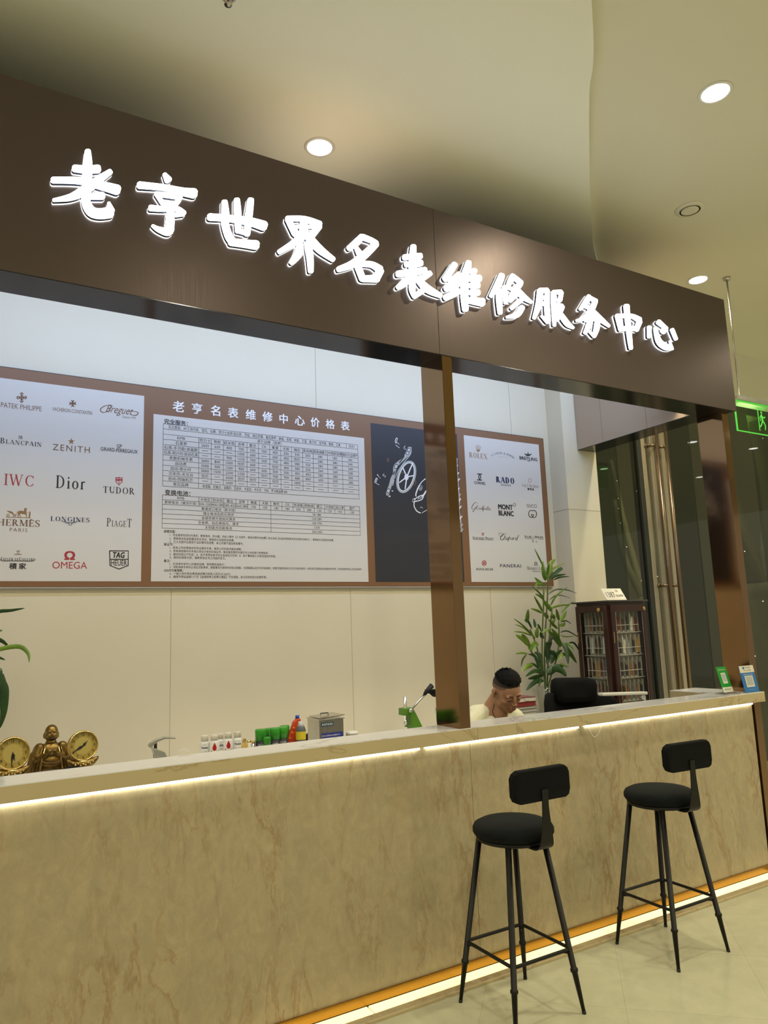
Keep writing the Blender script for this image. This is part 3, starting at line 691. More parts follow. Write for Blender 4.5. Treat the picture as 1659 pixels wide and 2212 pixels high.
def tx(mb, s, xa, ya, xb, yb, hp, mt, **kw):
    a = BP(xa, ya); b = BP(xb, yb); h = hp * dz((xa + xb) / 2, (ya + yb) / 2)
    text(mb, s, (a[0] + b[0]) / 2, (a[1] + b[1]) / 2, YT, mt, h=h, w=abs(b[0] - a[0]), **kw)
def sx(mb, s, xa, ya, xb, yb, hp, mt, **kw):
    a = BP(xa, ya); b = BP(xb, yb); h = hp * dz((xa + xb) / 2, (ya + yb) / 2)
    serif(mb, s, a[0], b[0], (a[1] + b[1]) / 2, h, mt, YT, **kw)
def logo(parent): return MB()
LAY = [0]
def pen(mb, ox, oy, sc, pts, mt, y=None, k=4):          # strokes given in a detail's pixels, each a hair in front of the last
    LAY[0] = (LAY[0] + 1) % 40
    stroke(mb, pts, lambda a, b: BP(ox + a / sc, oy + b / sc), (YT if y is None else y) - LAY[0] * 6e-6, None, mt, k=k)
def poly(mb, ox, oy, sc, pts, mt, y=None):
    vs = [BP(ox + a / sc, oy + b / sc) for a, b in pts]; y = YT if y is None else y
    ar = sum(vs[i][0] * vs[(i + 1) % len(vs)][1] - vs[(i + 1) % len(vs)][0] * vs[i][1] for i in range(len(vs)))
    ix = list(range(len(vs))); ix = ix if ar > 0 else ix[::-1]
    mb.add([(a, y, b) for a, b in vs], [tuple(ix)], mt)
def ring(mb, ox, oy, sc, cx, cy, rx, ry, w, mt, a0=0, a1=360, tilt=0, n=28, y=None):
    pts = []
    for i in range(n + 1):
        a = radians(a0 + (a1 - a0) * i / n); u, v = rx * cos(a), ry * sin(a); t = radians(tilt)
        pts.append((cx + u * cos(t) - v * sin(t), cy + u * sin(t) + v * cos(t), w))
    stroke(mb, pts, lambda a, b: BP(ox + a / sc, oy + b / sc), YT if y is None else y, None, mt, k=1, round_=False)
A = (0, 780, 3.95)
def done(mb, panel_): mb.build('brand_logo', panel_)
m_ = MB(); tx(m_, 'PATEK PHILIPPE', 2, 875, 90, 883, 10.5, INKB)
for r_ in range(4):
    a = radians(90 * r_)
    for q in ([(6, 0, 12), (26, 0, 12)], [(30, -13, 8), (40, 0, 10), (30, 13, 8)], [(16, -9, 8), (16, 9, 8)]):
        pen(m_, 0, 780, 3.95, [(185 + x * cos(a) - y * sin(a), 312 + x * sin(a) + y * cos(a), w) for x, y, w in q], INKB)
done(m_, P1)
m_ = MB(); tx(m_, 'VACHERON CONSTANTIN', 113, 884, 199, 892, 8, INKB)
for r_ in range(4):
    a = radians(90 * r_); poly(m_, 0, 780, 3.95, [(620 + x * cos(a) - y * sin(a), 363 + x * sin(a) + y * cos(a)) for x, y in ((0, 3), (33, 16), (24, 0), (33, -16), (0, -3))], INKB)
done(m_, P1)
m_ = MB(); tx(m_, 'Breguet', 228, 884, 288, 892, 22, INKB, shear=0.55, res=3)
pen(m_, 0, 780, 3.95, [(950,375,4),(890,385,7),(855,415,8),(880,440,7),(930,420,4),(960,380,4)], INKB)
pen(m_, 0, 780, 3.95, [(1120,462,4),(1165,462,8),(1178,440,7),(1150,432,5),(1095,428,4)], INKB)
tx(m_, 'Depuis 1775', 264, 901, 293, 904, 6, INKB, shear=0.2); done(m_, P1)
m_ = MB(); sx(m_, 'B~LANCPAIN', 0, 953, 91, 958, 12, INK, small=0.78); sx(m_, 'JB', 39, 944, 50, 946, 7, INK); done(m_, P1)
m_ = MB(); tx(m_, 'ZENITH', 114, 967, 194, 971, 13, INKB, space=1.25, res=3)
star = []
for i in range(10):
    a = radians(-90 + 36 * i); r_ = 31 if i % 2 == 0 else 12; star.append((608 + r_ * cos(a), 687 + r_ * sin(a)))
vs = [BP(a / 3.95, 780 + b / 3.95) for a, b in star]; c_ = BP(608 / 3.95, 780 + 687 / 3.95)
m_.add([(a, YT, b) for a, b in vs] + [(c_[0], YT, c_[1])], [(10, (i + 1) % 10, i) for i in range(10)], INKO); done(m_, P1)
m_ = MB(); tx(m_, 'GIRARD-PERREGAUX', 217, 970, 297, 976, 8, INK, bold=0.01); tx(m_, 'GP', 252, 963, 263, 965, 8, INK, bold=.01); done(m_, P1)
m_ = MB(); sx(m_, 'IWC', 8, 1036, 76, 1039, 24, INKR, tk=0.11); done(m_, P1)
m_ = MB(); sx(m_, 'Dior', 120, 1041, 187, 1044, 27, INK, tk=0.13); done(m_, P1)
m_ = MB(); sx(m_, 'TUDOR', 222, 1058, 292, 1061, 14, INK, tk=0.14)
for q in ([(988,994,7),(1000,998,7),(1015,993,7),(1030,998,7),(1042,994,7),(1041,1030,7),(1015,1058,7),(989,1030,7),(988,994,7)], [(1015,993,5),(1015,1058,5)], [(988,1010,5),(1042,1010,5)]): pen(m_, 0, 780, 3.95, q, INKR, k=1)
pen(m_, 0, 780, 3.95, [(996,1016,12),(1034,1016,12)], INKR); done(m_, P1)
H_ = (0, 1090, 13.83)
m_ = MB(); sx(m_, 'HERMES', -6, 1128, 88, 1131, 14, INKB, tk=.15, th=.06); tx(m_, 'PARIS', 21, 1144, 59, 1145.5, 8, INKB, space=1.3)
pen(m_, *H_, [(905,445,18),(965,455,12)], INKB)
for q in ([(180,375,18),(910,398,18)], [(540,250,60),(600,225,85),(680,240,90),(760,250,85)], [(745,240,80),(755,170,70),(750,130,50),(800,128,30)], [(780,270,40),(785,320,26),(800,380,20)], [(720,270,30),(780,300,20)], [(575,240,70),(548,300,36),(535,370,22)], [(590,270,40),(590,320,24),(615,375,20)],
          [(215,190,16),(300,225,55),(370,250,50),(400,300,24),(500,300,18)], [(470,290,10),(525,190,10)], [(895,215,30),(890,280,42),(875,375,44)], [(810,240,8),(870,240,8)]): pen(m_, *H_, q, INKO)
ring(m_, *H_, 237, 325, 46, 44, 14, INKO); ring(m_, *H_, 425, 340, 40, 38, 14, INKO); ring(m_, *H_, 237, 325, 14, 14, 14, INKO); ring(m_, *H_, 425, 340, 12, 12, 12, INKO); done(m_, P1)
m_ = MB(); sx(m_, 'LONGINES', 109, 1121, 195, 1123, 10, INKN, tk=.16)
for sg in (-1, 1):
    pen(m_, 0, 780, 3.95, [(600 + sg * 8, 1392, 14), (600 + sg * 40, 1383, 7), (600 + sg * 75, 1368, 3)], INKG); pen(m_, 0, 780, 3.95, [(600 + sg * 8, 1382, 8), (600 + sg * 45, 1373, 5), (600 + sg * 80, 1360, 2)], INKN)
pen(m_, 0, 780, 3.95, [(590,1380,4),(610,1380,4),(610,1402,4),(590,1402,4),(590,1380,4)], INKN, k=1); done(m_, P1)
m_ = MB(); sx(m_, 'P~IAGE^T', 230, 1129, 286, 1129, 18, INK, tk=.12, small=.72); done(m_, P1)
J_ = H_
m_ = MB(); sx(m_, 'J~AEGER-LE^COULTRE', 1, 1206, 76, 1209, 7.5, INK, tk=.17, small=.75)
pen(m_, *J_, [(0,1625,12),(60,1685,18),(980,1690,18),(1070,1625,10)], INK, k=1)
pen(m_, *J_, [(430,1490,20),(640,1490,20)], INKB); pen(m_, *J_, [(500,1390,22),(590,1390,22)], INKB); pen(m_, *J_, [(515,1400,14),(515,1480,14)], INKB); pen(m_, *J_, [(560,1400,14),(560,1480,14)], INKB)
tx(m_, '積', 20, 1223, 36, 1223, 13, INK, bold=.025); tx(m_, '家', 41, 1223, 56, 1223, 13, INK, bold=.025); done(m_, P1)
m_ = MB(); tx(m_, 'OMEGA', 113, 1220, 188, 1222, 15, INKR, res=3); tx(m_, 'Ω', 140, 1200, 161, 1200, 18, INKR, bold=.035, res=4); done(m_, P1)
m_ = MB()
for q in ([(935,1620,9),(1095,1620,9),(1093,1745,9),(1015,1775,9),(938,1745,9),(935,1620,9)], [(937,1692,8),(1095,1692,8)]): pen(m_, 0, 780, 3.95, q, INK, k=1)
tx(m_, 'TAG', 244, 1199, 269, 1199, 12, INK, bold=.04, shear=.15); tx(m_, 'HEUER', 240, 1216, 274, 1216, 12, INK, bold=.01); done(m_, P1)
# right-hand panel
R1 = (1000, 940, 8.73); R2 = (1000, 1080, 8.295)
m_ = MB(); sx(m_, 'ROLEX', 1013, 982, 1053, 987, 11, INKO, tk=.15)
for dx, top in ((-48, 215), (-26, 198), (0, 190), (26, 200), (48, 222)):
    pen(m_, *R1, [(285 + dx * .45, 300, 9), (285 + dx, top, 6)], INKO); pen(m_, *R1, [(284 + dx, top - 2, 11), (286 + dx, top - 2, 11)], INKO)
pen(m_, *R1, [(262,300,10),(285,312,12),(310,300,10)], INKO); pen(m_, *R1, [(262,285,16),(308,285,16)], INKO); done(m_, P4)
m_ = MB()
def arcfn(u, v):
    a = radians(140 - 100 * u); c0 = BP(1087, 1003.5); s_ = dz(1087, 990)
    rx_ = BP(1110, 985)[0] - BP(1064, 985)[0]
    return (c0[0] + (rx_ * .66 + v) * cos(a), c0[1] + (22 * s_ + v) * sin(a))
serif(m_, 'A. LANGE & SOHNE', 0, 0.30, 0, 0.018, INKN, YT, tk=.15, fn=arcfn)
tx(m_, 'GLASHÜTTE I/SA', 1075, 986, 1099, 988.5, 3.2, INKG); done(m_, P4)
m_ = MB(); tx(m_, 'BREITLING', 1122, 989, 1160, 993, 7, INK, bold=.025)
for sg in (-1, 1): poly(m_, *R1, [(1225, 400), (1225 + sg * 40, 385), (1225 + sg * 78, 350 + sg * 4), (1225 + sg * 10, 362)], INK)
pen(m_, *R1, [(1222,325,10),(1225,360,20),(1225,400,8)], INK); pen(m_, *R1, [(1215,490,12),(1255,490,12)], INK); done(m_, P4)
m_ = MB(); tx(m_, 'CHANEL', 1024, 1042, 1049, 1045, 6, INK, bold=.02)
ring(m_, *R1, 292, 790, 38, 60, 17, INK, -130, 130, 0); ring(m_, *R1, 332, 792, 38, 60, 17, INK, 50, 310, 0, y=YT - .0002)
done(m_, P4)
m_ = MB(); sx(m_, 'RADO', 1071, 1036, 1112, 1039, 12.5, INKN, tk=.24, th=.08); tx(m_, 'Switzerland', 1081, 1046, 1103, 1049, 5, INK, shear=.2); done(m_, P4)
m_ = MB(); sx(m_, 'C~ARL ^F. ^BUCHERER', 1127, 1048, 1163, 1051, 6.5, INKB, tk=.12, small=.75)
ring(m_, *R1, 1258, 855, 28, 36, 5, INKR)
for i in range(8): a = radians(45 * i); pen(m_, *R1, [(1258 + 28 * cos(a), 855 + 36 * sin(a), 7), (1258 + 35 * cos(a), 855 + 44 * sin(a), 3)], INKR)
tx(m_, '寶齊萊', 1139, 1056, 1153, 1058, 5, INK, bold=.02, space=1.2); done(m_, P4)
m_ = MB()
for q in ([(265,65,5),(225,42,8),(175,90,13),(155,150,10),(190,165,8),(225,130,6)], [(232,125,7),(215,165,10),(175,215,10),(180,190,5)], [(225,150,5),(262,95,8),(240,165,7),(262,165,5)], [(300,140,5),(275,150,8),(285,172,6),(310,145,5),(305,172,5),(325,150,4)], [(335,140,5),(325,160,7),(335,172,5),(355,100,6),(345,175,7),(360,150,5)], [(375,95,5),(355,205,9),(372,150,5),(388,145,5),(385,175,6)],
          [(400,145,5),(398,172,6),(418,165,5),(420,145,5),(420,180,5)], [(436,110,5),(430,180,7)], [(455,110,5),(450,182,7)], [(425,135,4),(465,140,4)], [(462,180,5),(495,160,5),(480,150,5),(468,175,7),(495,188,4)]): pen(m_, *R2, q, INKB, k=3)
done(m_, P4)
m_ = MB(); tx(m_, 'MONT', 1076, 1094, 1107, 1097, 10.5, INK, bold=.045); tx(m_, 'BLANC', 1077, 1107.5, 1109, 1110.5, 10.5, INK, bold=.045); ring(m_, *R2, 921, 88, 21, 28, 7, INK); done(m_, P4)
m_ = MB(); tx(m_, 'GUCCI', 1137, 1092, 1159, 1094, 7.5, INK)
ring(m_, *R2, 1220, 250, 46, 64, 13, INK, 12, 305, 0); ring(m_, *R2, 1270, 252, 46, 66, 13, INK, -125, 168, 0, y=YT - .0002)
pen(m_, *R2, [(1218,262,10),(1262,264,10)], INK); done(m_, P4)
m_ = MB(); sx(m_, 'A~UDEMARS ^PIGUET', 1020, 1162, 1066, 1164, 7.5, INK, tk=.2, small=.8); sx(m_, 'AP', 1039, 1154, 1046, 1154, 6.5, INKR, tk=.24); done(m_, P4)
m_ = MB()
for q in ([(715,600,5),(650,595,7),(645,635,5),(690,655,5),(740,600,6)], [(740,600,6),(690,640,12),(668,690,12),(690,718,9),(725,700,5)], [(765,600,6),(720,718,10),(745,665,6),(762,665,7),(755,715,7),(780,690,4)], [(800,670,6),(780,695,9),(798,712,7),(812,680,6),(800,670,5)], [(840,640,6),(798,742,11),(822,690,6),(845,672,7),(838,708,7),(822,705,4)], [(880,675,6),(858,700,8),(872,715,6),(893,678,6),(885,715,5)],
          [(905,672,5),(898,716,8),(912,680,5),(930,675,7)], [(958,675,6),(935,700,9),(950,718,6),(998,625,8),(960,715,9),(978,712,4)]): pen(m_, *R2, q, INK, k=3)
done(m_, P4)
m_ = MB(); sx(m_, 'B~AUME & ^MERCIER', 1133, 1159, 1173, 1160.5, 5, INK, tk=.2, th=.07, small=.85); pen(m_, *R2, [(1115,690,6),(1280,698,6)], INK); pen(m_, *R2, [(1345,700,6),(1440,702,6)], INK)
tx(m_, '名', 1148, 1169, 1153, 1169, 5.5, INK); tx(m_, '士', 1156, 1169.5, 1161, 1169.5, 5, INK); done(m_, P4)
m_ = MB(); sx(m_, 'FRANCK MULLER', 1028, 1228.5, 1065, 1230.5, 5, INK, tk=.2)
ring(m_, *R2, 378, 1132, 36, 44, 12, INKR); ring(m_, *R2, 378, 1132, 14, 24, 8, INKR); pen(m_, *R2, [(350,1110,8),(378,1132,8),(405,1155,8)], INKR); pen(m_, *R2, [(352,1160,8),(378,1132,8),(405,1105,8)], INKR); done(m_, P4)
m_ = MB(); tx(m_, 'PANERAI', 1080, 1221.5, 1125, 1223, 7, INKN, bold=.012, space=1.15); done(m_, P4)
m_ = MB(); sx(m_, 'M~AURICE ^LACROIX', 1138, 1226.5, 1185, 1228.5, 7, INK, tk=.14, small=.75); tx(m_, 'Switzerland', 1150, 1233.5, 1167, 1234.5, 3.5, INK)
for q in ([(1270,1172,5),(1335,1172,5)], [(1278,1168,7),(1280,1130,7),(1302,1112,8),(1325,1130,7),(1328,1168,7)], [(1293,1168,6),(1293,1125,6)], [(1310,1168,6),(1310,1125,6)]): pen(m_, *R2, q, INK)
done(m_, P4)
# ---- title and price list
C2 = (320, 840, 3.318)
for ch, x, y in zip('老亨名表维修中心价格表', (217, 350, 482, 608, 735, 855, 970, 1086, 1196, 1304, 1411), (127, 142, 157, 172, 186, 200, 215, 229, 240, 253, 265)):
    p = BP(320 + x / 3.318, 840 + y / 3.318); m_ = MB(INKW)
    text(m_, ch, p[0], p[1], YT, INKW, h=76 / 3.318 * dz(385, 880) * (1 - (x - 217) * 0.000045), bold=.022, res=4)
    m_.build('title_character', board)
tab = MB(); ty = YT
XL, XR = BP(320 + 106 / 3.318, 1000)[0], BP(320 + 1506 / 3.318, 1000)[0]
def colx(xs, yrow):       # column lines measured along one row of the picture
    return [BP(320 + x / 3.318, 840 + (yrow + (x - 106) * .085) / 3.318)[0] for x in xs]
za, zb_ = BP(320 + 106 / 3.318, 840 + 250 / 3.318)[1], BP(320 + 108 / 3.318, 840 + 703 / 3.318)[1]
rowh = (za - zb_) / 12.15
LW = 0.0022
cols = colx([106, 362, 452, 538, 624, 708, 791, 871, 950, 1028, 1107, 1183, 1286, 1392, 1506], 470)
def hline(z, x0=None, x1=None): line(tab, x0 if x0 is not None else cols[0], z, x1 if x1 is not None else cols[-1], z, ty, LW, INK)
def vline(x, z0, z1): line(tab, x, z0, x, z1, ty, LW, INK)
def cell(s, x0, x1, z, h=0.021, **kw):
    cjk = any(ord(c) > 0x2000 for c in s)
    text(tab, s, (x0 + x1) / 2, z, ty, INK, h=(h * 1.08 if cjk else h * .85) if s not in ('—',) else h * .12, maxw=(x1 - x0) * .95, **kw)
for i in range(13):
    z = za - i * rowh
    if i == 2 or i == 1 or i == 0 or i >= 2: hline(z, cols[0] if i != 3 else None)
vline(cols[0], za, za - 12 * rowh); vline(cols[-1], za, za - 12 * rowh)
vline(cols[-2] + (cols[-1] - cols[-2]) * .28, za, za - rowh)
cell('百达翡丽、AP江诗丹顿、宝玑、伯爵、劳力士金表/宝石表、芝柏、格拉苏蒂、雅克德罗、朗格、肖邦、积家、万国、真力时、宝齐莱、雅典、艾美', cols[0], cols[-2] + .02, za - rowh * .5, h=.022)
cell('估价', cols[-2] + .03, cols[-1], za - rowh * .5); cell('其它品牌（保养）', cols[5], cols[9], za - rowh * 1.5)
for x in cols[1:-1]: vline(x, za - 2 * rowh, za - (12 if x == cols[1] else 11) * rowh)
ROWS = ['RMB 劳力士 帝舵 欧米茄 浪琴 雷达 CK 美度 天梭 梅花 英纳格 西铁城精工 卡西欧双狮 国四大品牌产', '石英表 2600 600 800 700 500 300 400 300 300 300 180 180 160', '石英-多功能/液晶款 — — — 1000 600 — 600 400 估价 — 280 280 240',
        '石英-倒计时/自动石英 — — 900 1220 760 500 700 400 380 350 280 280 260', '老款机械手表 2600 800 1000 估价 600 — 估价 400 380 350 260 260 200', '自动表 3000 900 1200 900 600 600 500 500 450 450 280 280 200',
        '自动-带计时 5000 1500 2300 1320 — 估价 900 900 680 800 600 600 280', '万年历-天文台 估价 — 5000 估价 估价 — 估价 — 1000 — — — —', '自动-同轴机芯 — — 1600 — — — — — — — — — —']
for i, r_ in enumerate(ROWS):
    z = za - (2.5 + i) * rowh
    for j, s in enumerate(r_.split(' ')): cell(s, cols[j], cols[j + 1], z)
cell('常见品牌', cols[0], cols[1], za - 11.5 * rowh); cell('依波路、尼维达、宝路华、百浪多、卡迪龙、卡天龙、卡纷、罗马等品牌 400', cols[1] + .01, cols[9] - .02, za - 11.5 * rowh, h=.021)
def head(s, x, y, h):
    p = BP(320 + x / 3.318, 840 + y / 3.318); text(tab, s, p[0], p[1], ty, INK, h=h, bold=.02, align='L')
head('完全服务：', 115, 231, .032); head('变换电池：', 120, 741, .034)
z2a = BP(320 + 108 / 3.318, 840 + 760 / 3.318)[1]; z2b = BP(320 + 110 / 3.318, 840 + 998 / 3.318)[1]; rh = (z2a - z2b) / 7
c2 = colx([108, 363, 454, 542, 628, 714, 797, 878, 958, 1037, 1115, 1190, 1265, 1338, 1408, 1512], 780); c2[0] = cols[0]; c2[-1] = cols[-1]
for i in range(8): hline(z2a - i * rh)
vline(c2[0], z2a, z2b); vline(c2[-1], z2a, z2b)
for x in c2[1:-1]: vline(x, z2a, z2a - 2 * rh)
vline(c2[7], z2a - 2 * rh, z2b)
for i, r_ in enumerate(('RMB 卡地亚 欧米茄 雷达 浪琴 美度 天梭 梅花 CK 依波路 西铁城 精工 卡西欧 进口表 国产', '更换电池（清洗外观） 500-1200 400-580 280-420 260-380 150 150 180 180 200 280 120 120 150 120')):
    for j, s in enumerate(r_.split(' ')): cell(s, c2[j], c2[j + 1], z2a - (i + .5) * rh, h=.019)
for i, (a, b) in enumerate((('普通进口电池（斯沃琪）', '30-180'), ('瑞士电池及防水测试', '120-280'), ('全钢手表外观抛光清洗', '160-700'), ('全金表、钻石表抛光、清洗', '1200'), ('太阳能光动能电池', '260-560'))):
    z = z2a - (i + 2.5) * rh; cell(a, c2[0], c2[7], z, h=.019); cell(b, c2[7], c2[-1], z, h=.019)
NOTES = [(112, 1021, '修理范围：', 196), (152, 1047, '1、完全服务包括机内清洗；更换电池、防水圈、内机小零件【人为损坏、缺失的零件另收费】防水测试【K金及特殊零件和全镂机芯除外】；更换把头及按钮另收费。', 1330), (152, 1072, '2、更换电池包括胶圈及防水测试，更换把头及按钮另收费。', 618), (152, 1096, '3、凡人为损坏及使用不当的零件另收费，本公司概不退回所有零件。', 683),
         (112, 1114, '保证书：', 181), (152, 1138, '1、经本公司收费维修的完全服务手表，提供12月的技术服务保障；', 670), (152, 1162, '2、所有保修期内的手表必须出示有效的保证书，售后服务提供对保证书上内容进行免费维修；', 862), (152, 1186, '3、提供的保证不包括：A、由于表壳本身不防水造成机芯生锈；B、由于事故或人为原因造成的损害；', 915), (152, 1208, '4、具体的保修内容，请参考保证书之内容的条文。', 556),
         (112, 1232, '备注：', 160), (152, 1255, '1、价目表中未列入的维修品牌，按同等标准执行；', 550), (152, 1278, '2、领取维修手表时必须出示取表单，顾客需支付维修时间告诉顾客，在顾客确认后方可开始维修；顾客不能取消本公司已开始的维修，对取消已受理但尚未维修的手表，将收取维修单上约定金额的', 1528), (112, 1302, '20%作为管理费；', 250), (152, 1325, '4、一般小修的劳务费视维修情况收取人民币30-200元；', 592), (152, 1347, '5、维修手表如逾期12个月【自维修单之取表日算起】不来领取，本公司有权自行处理手表。', 850)]
for x, y, s, xe in NOTES:
    a = BP(320 + x / 3.318, 840 + y / 3.318); b = BP(320 + xe / 3.318, 840 + (y + (xe - x) * .018) / 3.318)
    text(tab, s, (a[0] + b[0]) / 2, a[1], ty, INK, w=b[0] - a[0], h=.0175, bold=.012 if x == 112 else 0)
tab.build('price_list', P2)
# ---- exploded watch drawing on the black panel
D4 = (780, 900, 6.9125)
m_ = MB(); G_ = INKG; Wt = INKW
ring(m_, *D4, 672, 900, 118, 230, 38, G_, 0, 360, 17, 60)
ring(m_, *D4, 672, 900, 106, 216, 12, Wt, 0, 360, 17, 60, y=YT - .0002)
for i in range(60):
    a = radians(6 * i); t = radians(17); u, v = 133 * cos(a), 246 * sin(a)
    x, y = 672 + u * cos(t) - v * sin(t), 900 + u * sin(t) + v * cos(t); pen(m_, *D4, [(x - 3, y, 7), (x + 3, y + 3, 7)], G_)
for x, y in ((770, 690), (620, 760), (570, 985), (655, 1080), (790, 880)): pen(m_, *D4, [(680, 900, 20), (x, y, 16)], Wt, y=YT - .0003)
ring(m_, *D4, 675, 905, 22, 34, 20, Wt, y=YT - .0004)
pen(m_, *D4, [(720,470,50),(700,540,70),(640,620,38),(560,690,50),(510,750,60),(490,850,34),(465,930,55),(430,1040,44),(402,1120,60),(390,1165,40)], G_, y=YT, k=5)
pen(m_, *D4, [(745,455,10),(735,560,14),(640,680,12),(550,810,10),(500,920,10)], G_)
for cx_, cy_, rr in ((712, 500, 22), (692, 545, 20), (520, 745, 26), (405, 1110, 26)): ring(m_, *D4, cx_, cy_, rr, rr * 1.3, 9, PANELK, 0, 360, 20, y=YT - .0005); ring(m_, *D4, cx_, cy_, rr * .5, rr * .7, 7, Wt, 0, 360, 20, y=YT - .0006)
for q in ([(640,590,16),(570,690,16)], [(480,860,20),(500,820,14)]): pen(m_, *D4, q, PANELK, y=YT - .0005)
for q in ([(505,380,8),(520,325,10),(540,330,8),(520,385,8),(505,380,8)], [(520,400,8),(530,385,6),(570,415,6)], [(515,425,7),(570,468,7)], [(635,470,6),(655,440,8)], [(640,480,6),(670,490,6)], [(200,985,8),(222,925,12),(240,930,8),(215,990,8)], [(215,990,7),(270,1022,7)], [(240,865,12),(255,885,10)], [(255,890,4),(290,925,4)], [(320,875,6),(340,855,8)], [(325,885,6),(365,885,5),(350,910,5)], [(490,945,7),(470,1030,8)], [(415,1190,20),(430,1190,20)], [(460,1110,16),(470,1112,16)]): pen(m_, *D4, q, Wt, k=3)
for q in ([(380,640,7),(400,625,8),(410,660,8),(385,670,7),(400,650,6)], [(600,840,7),(620,830,8),(630,860,6)], [(780,970,6),(815,960,7),(810,1010,7),(785,1020,6)]): pen(m_, *D4, q, INKO, k=3)
for q in ([(955,930,14),(900,980,12),(850,1060,18),(815,1160,18),(820,1190,12)], [(790,1240,16),(860,1190,10),(930,1170,24),(965,1110,16)], [(785,1270,16),(900,1240,14),(930,1170,22)], [(790,1280,14),(790,1340,14),(830,1410,16),(885,1440,14)], [(910,1435,8),(980,1395,8)], [(845,1230,10),(880,1180,10),(910,1190,8),(870,1225,10)], [(880,1360,5),(900,1350,6),(915,1370,5)]): pen(m_, *D4, q, Wt, k=4)
for cx_, cy_, rx_, ry_ in ((885, 1065, 24, 36), (785, 1250, 20, 32), (885, 1070, 10, 16)): ring(m_, *D4, cx_, cy_, rx_, ry_, 8, G_, 0, 360, 15)
for x, y, l in ((1418,640,60),(1425,740,50),(1440,850,70),(1455,940,60),(1450,1080,36),(1470,1170,50),(1470,1240,60),(1480,1350,60),(1490,1500,70),(1500,1620,60),(1505,1690,40)):
    pen(m_, *D4, [(x - 16, y + 22, 22), (x + 12, y - 12, 18)], Wt if (x + y) % 3 else G_, k=2)
for q in ([(1425,640,24),(1428,760,22),(1440,950,26),(1452,1100,26),(1462,1250,28),(1462,1400,24),(1485,1560,22),(1495,1720,14)], ): pen(m_, *D4, q, G_, y=YT + .0002)
m_.build('watch_drawing', P3)
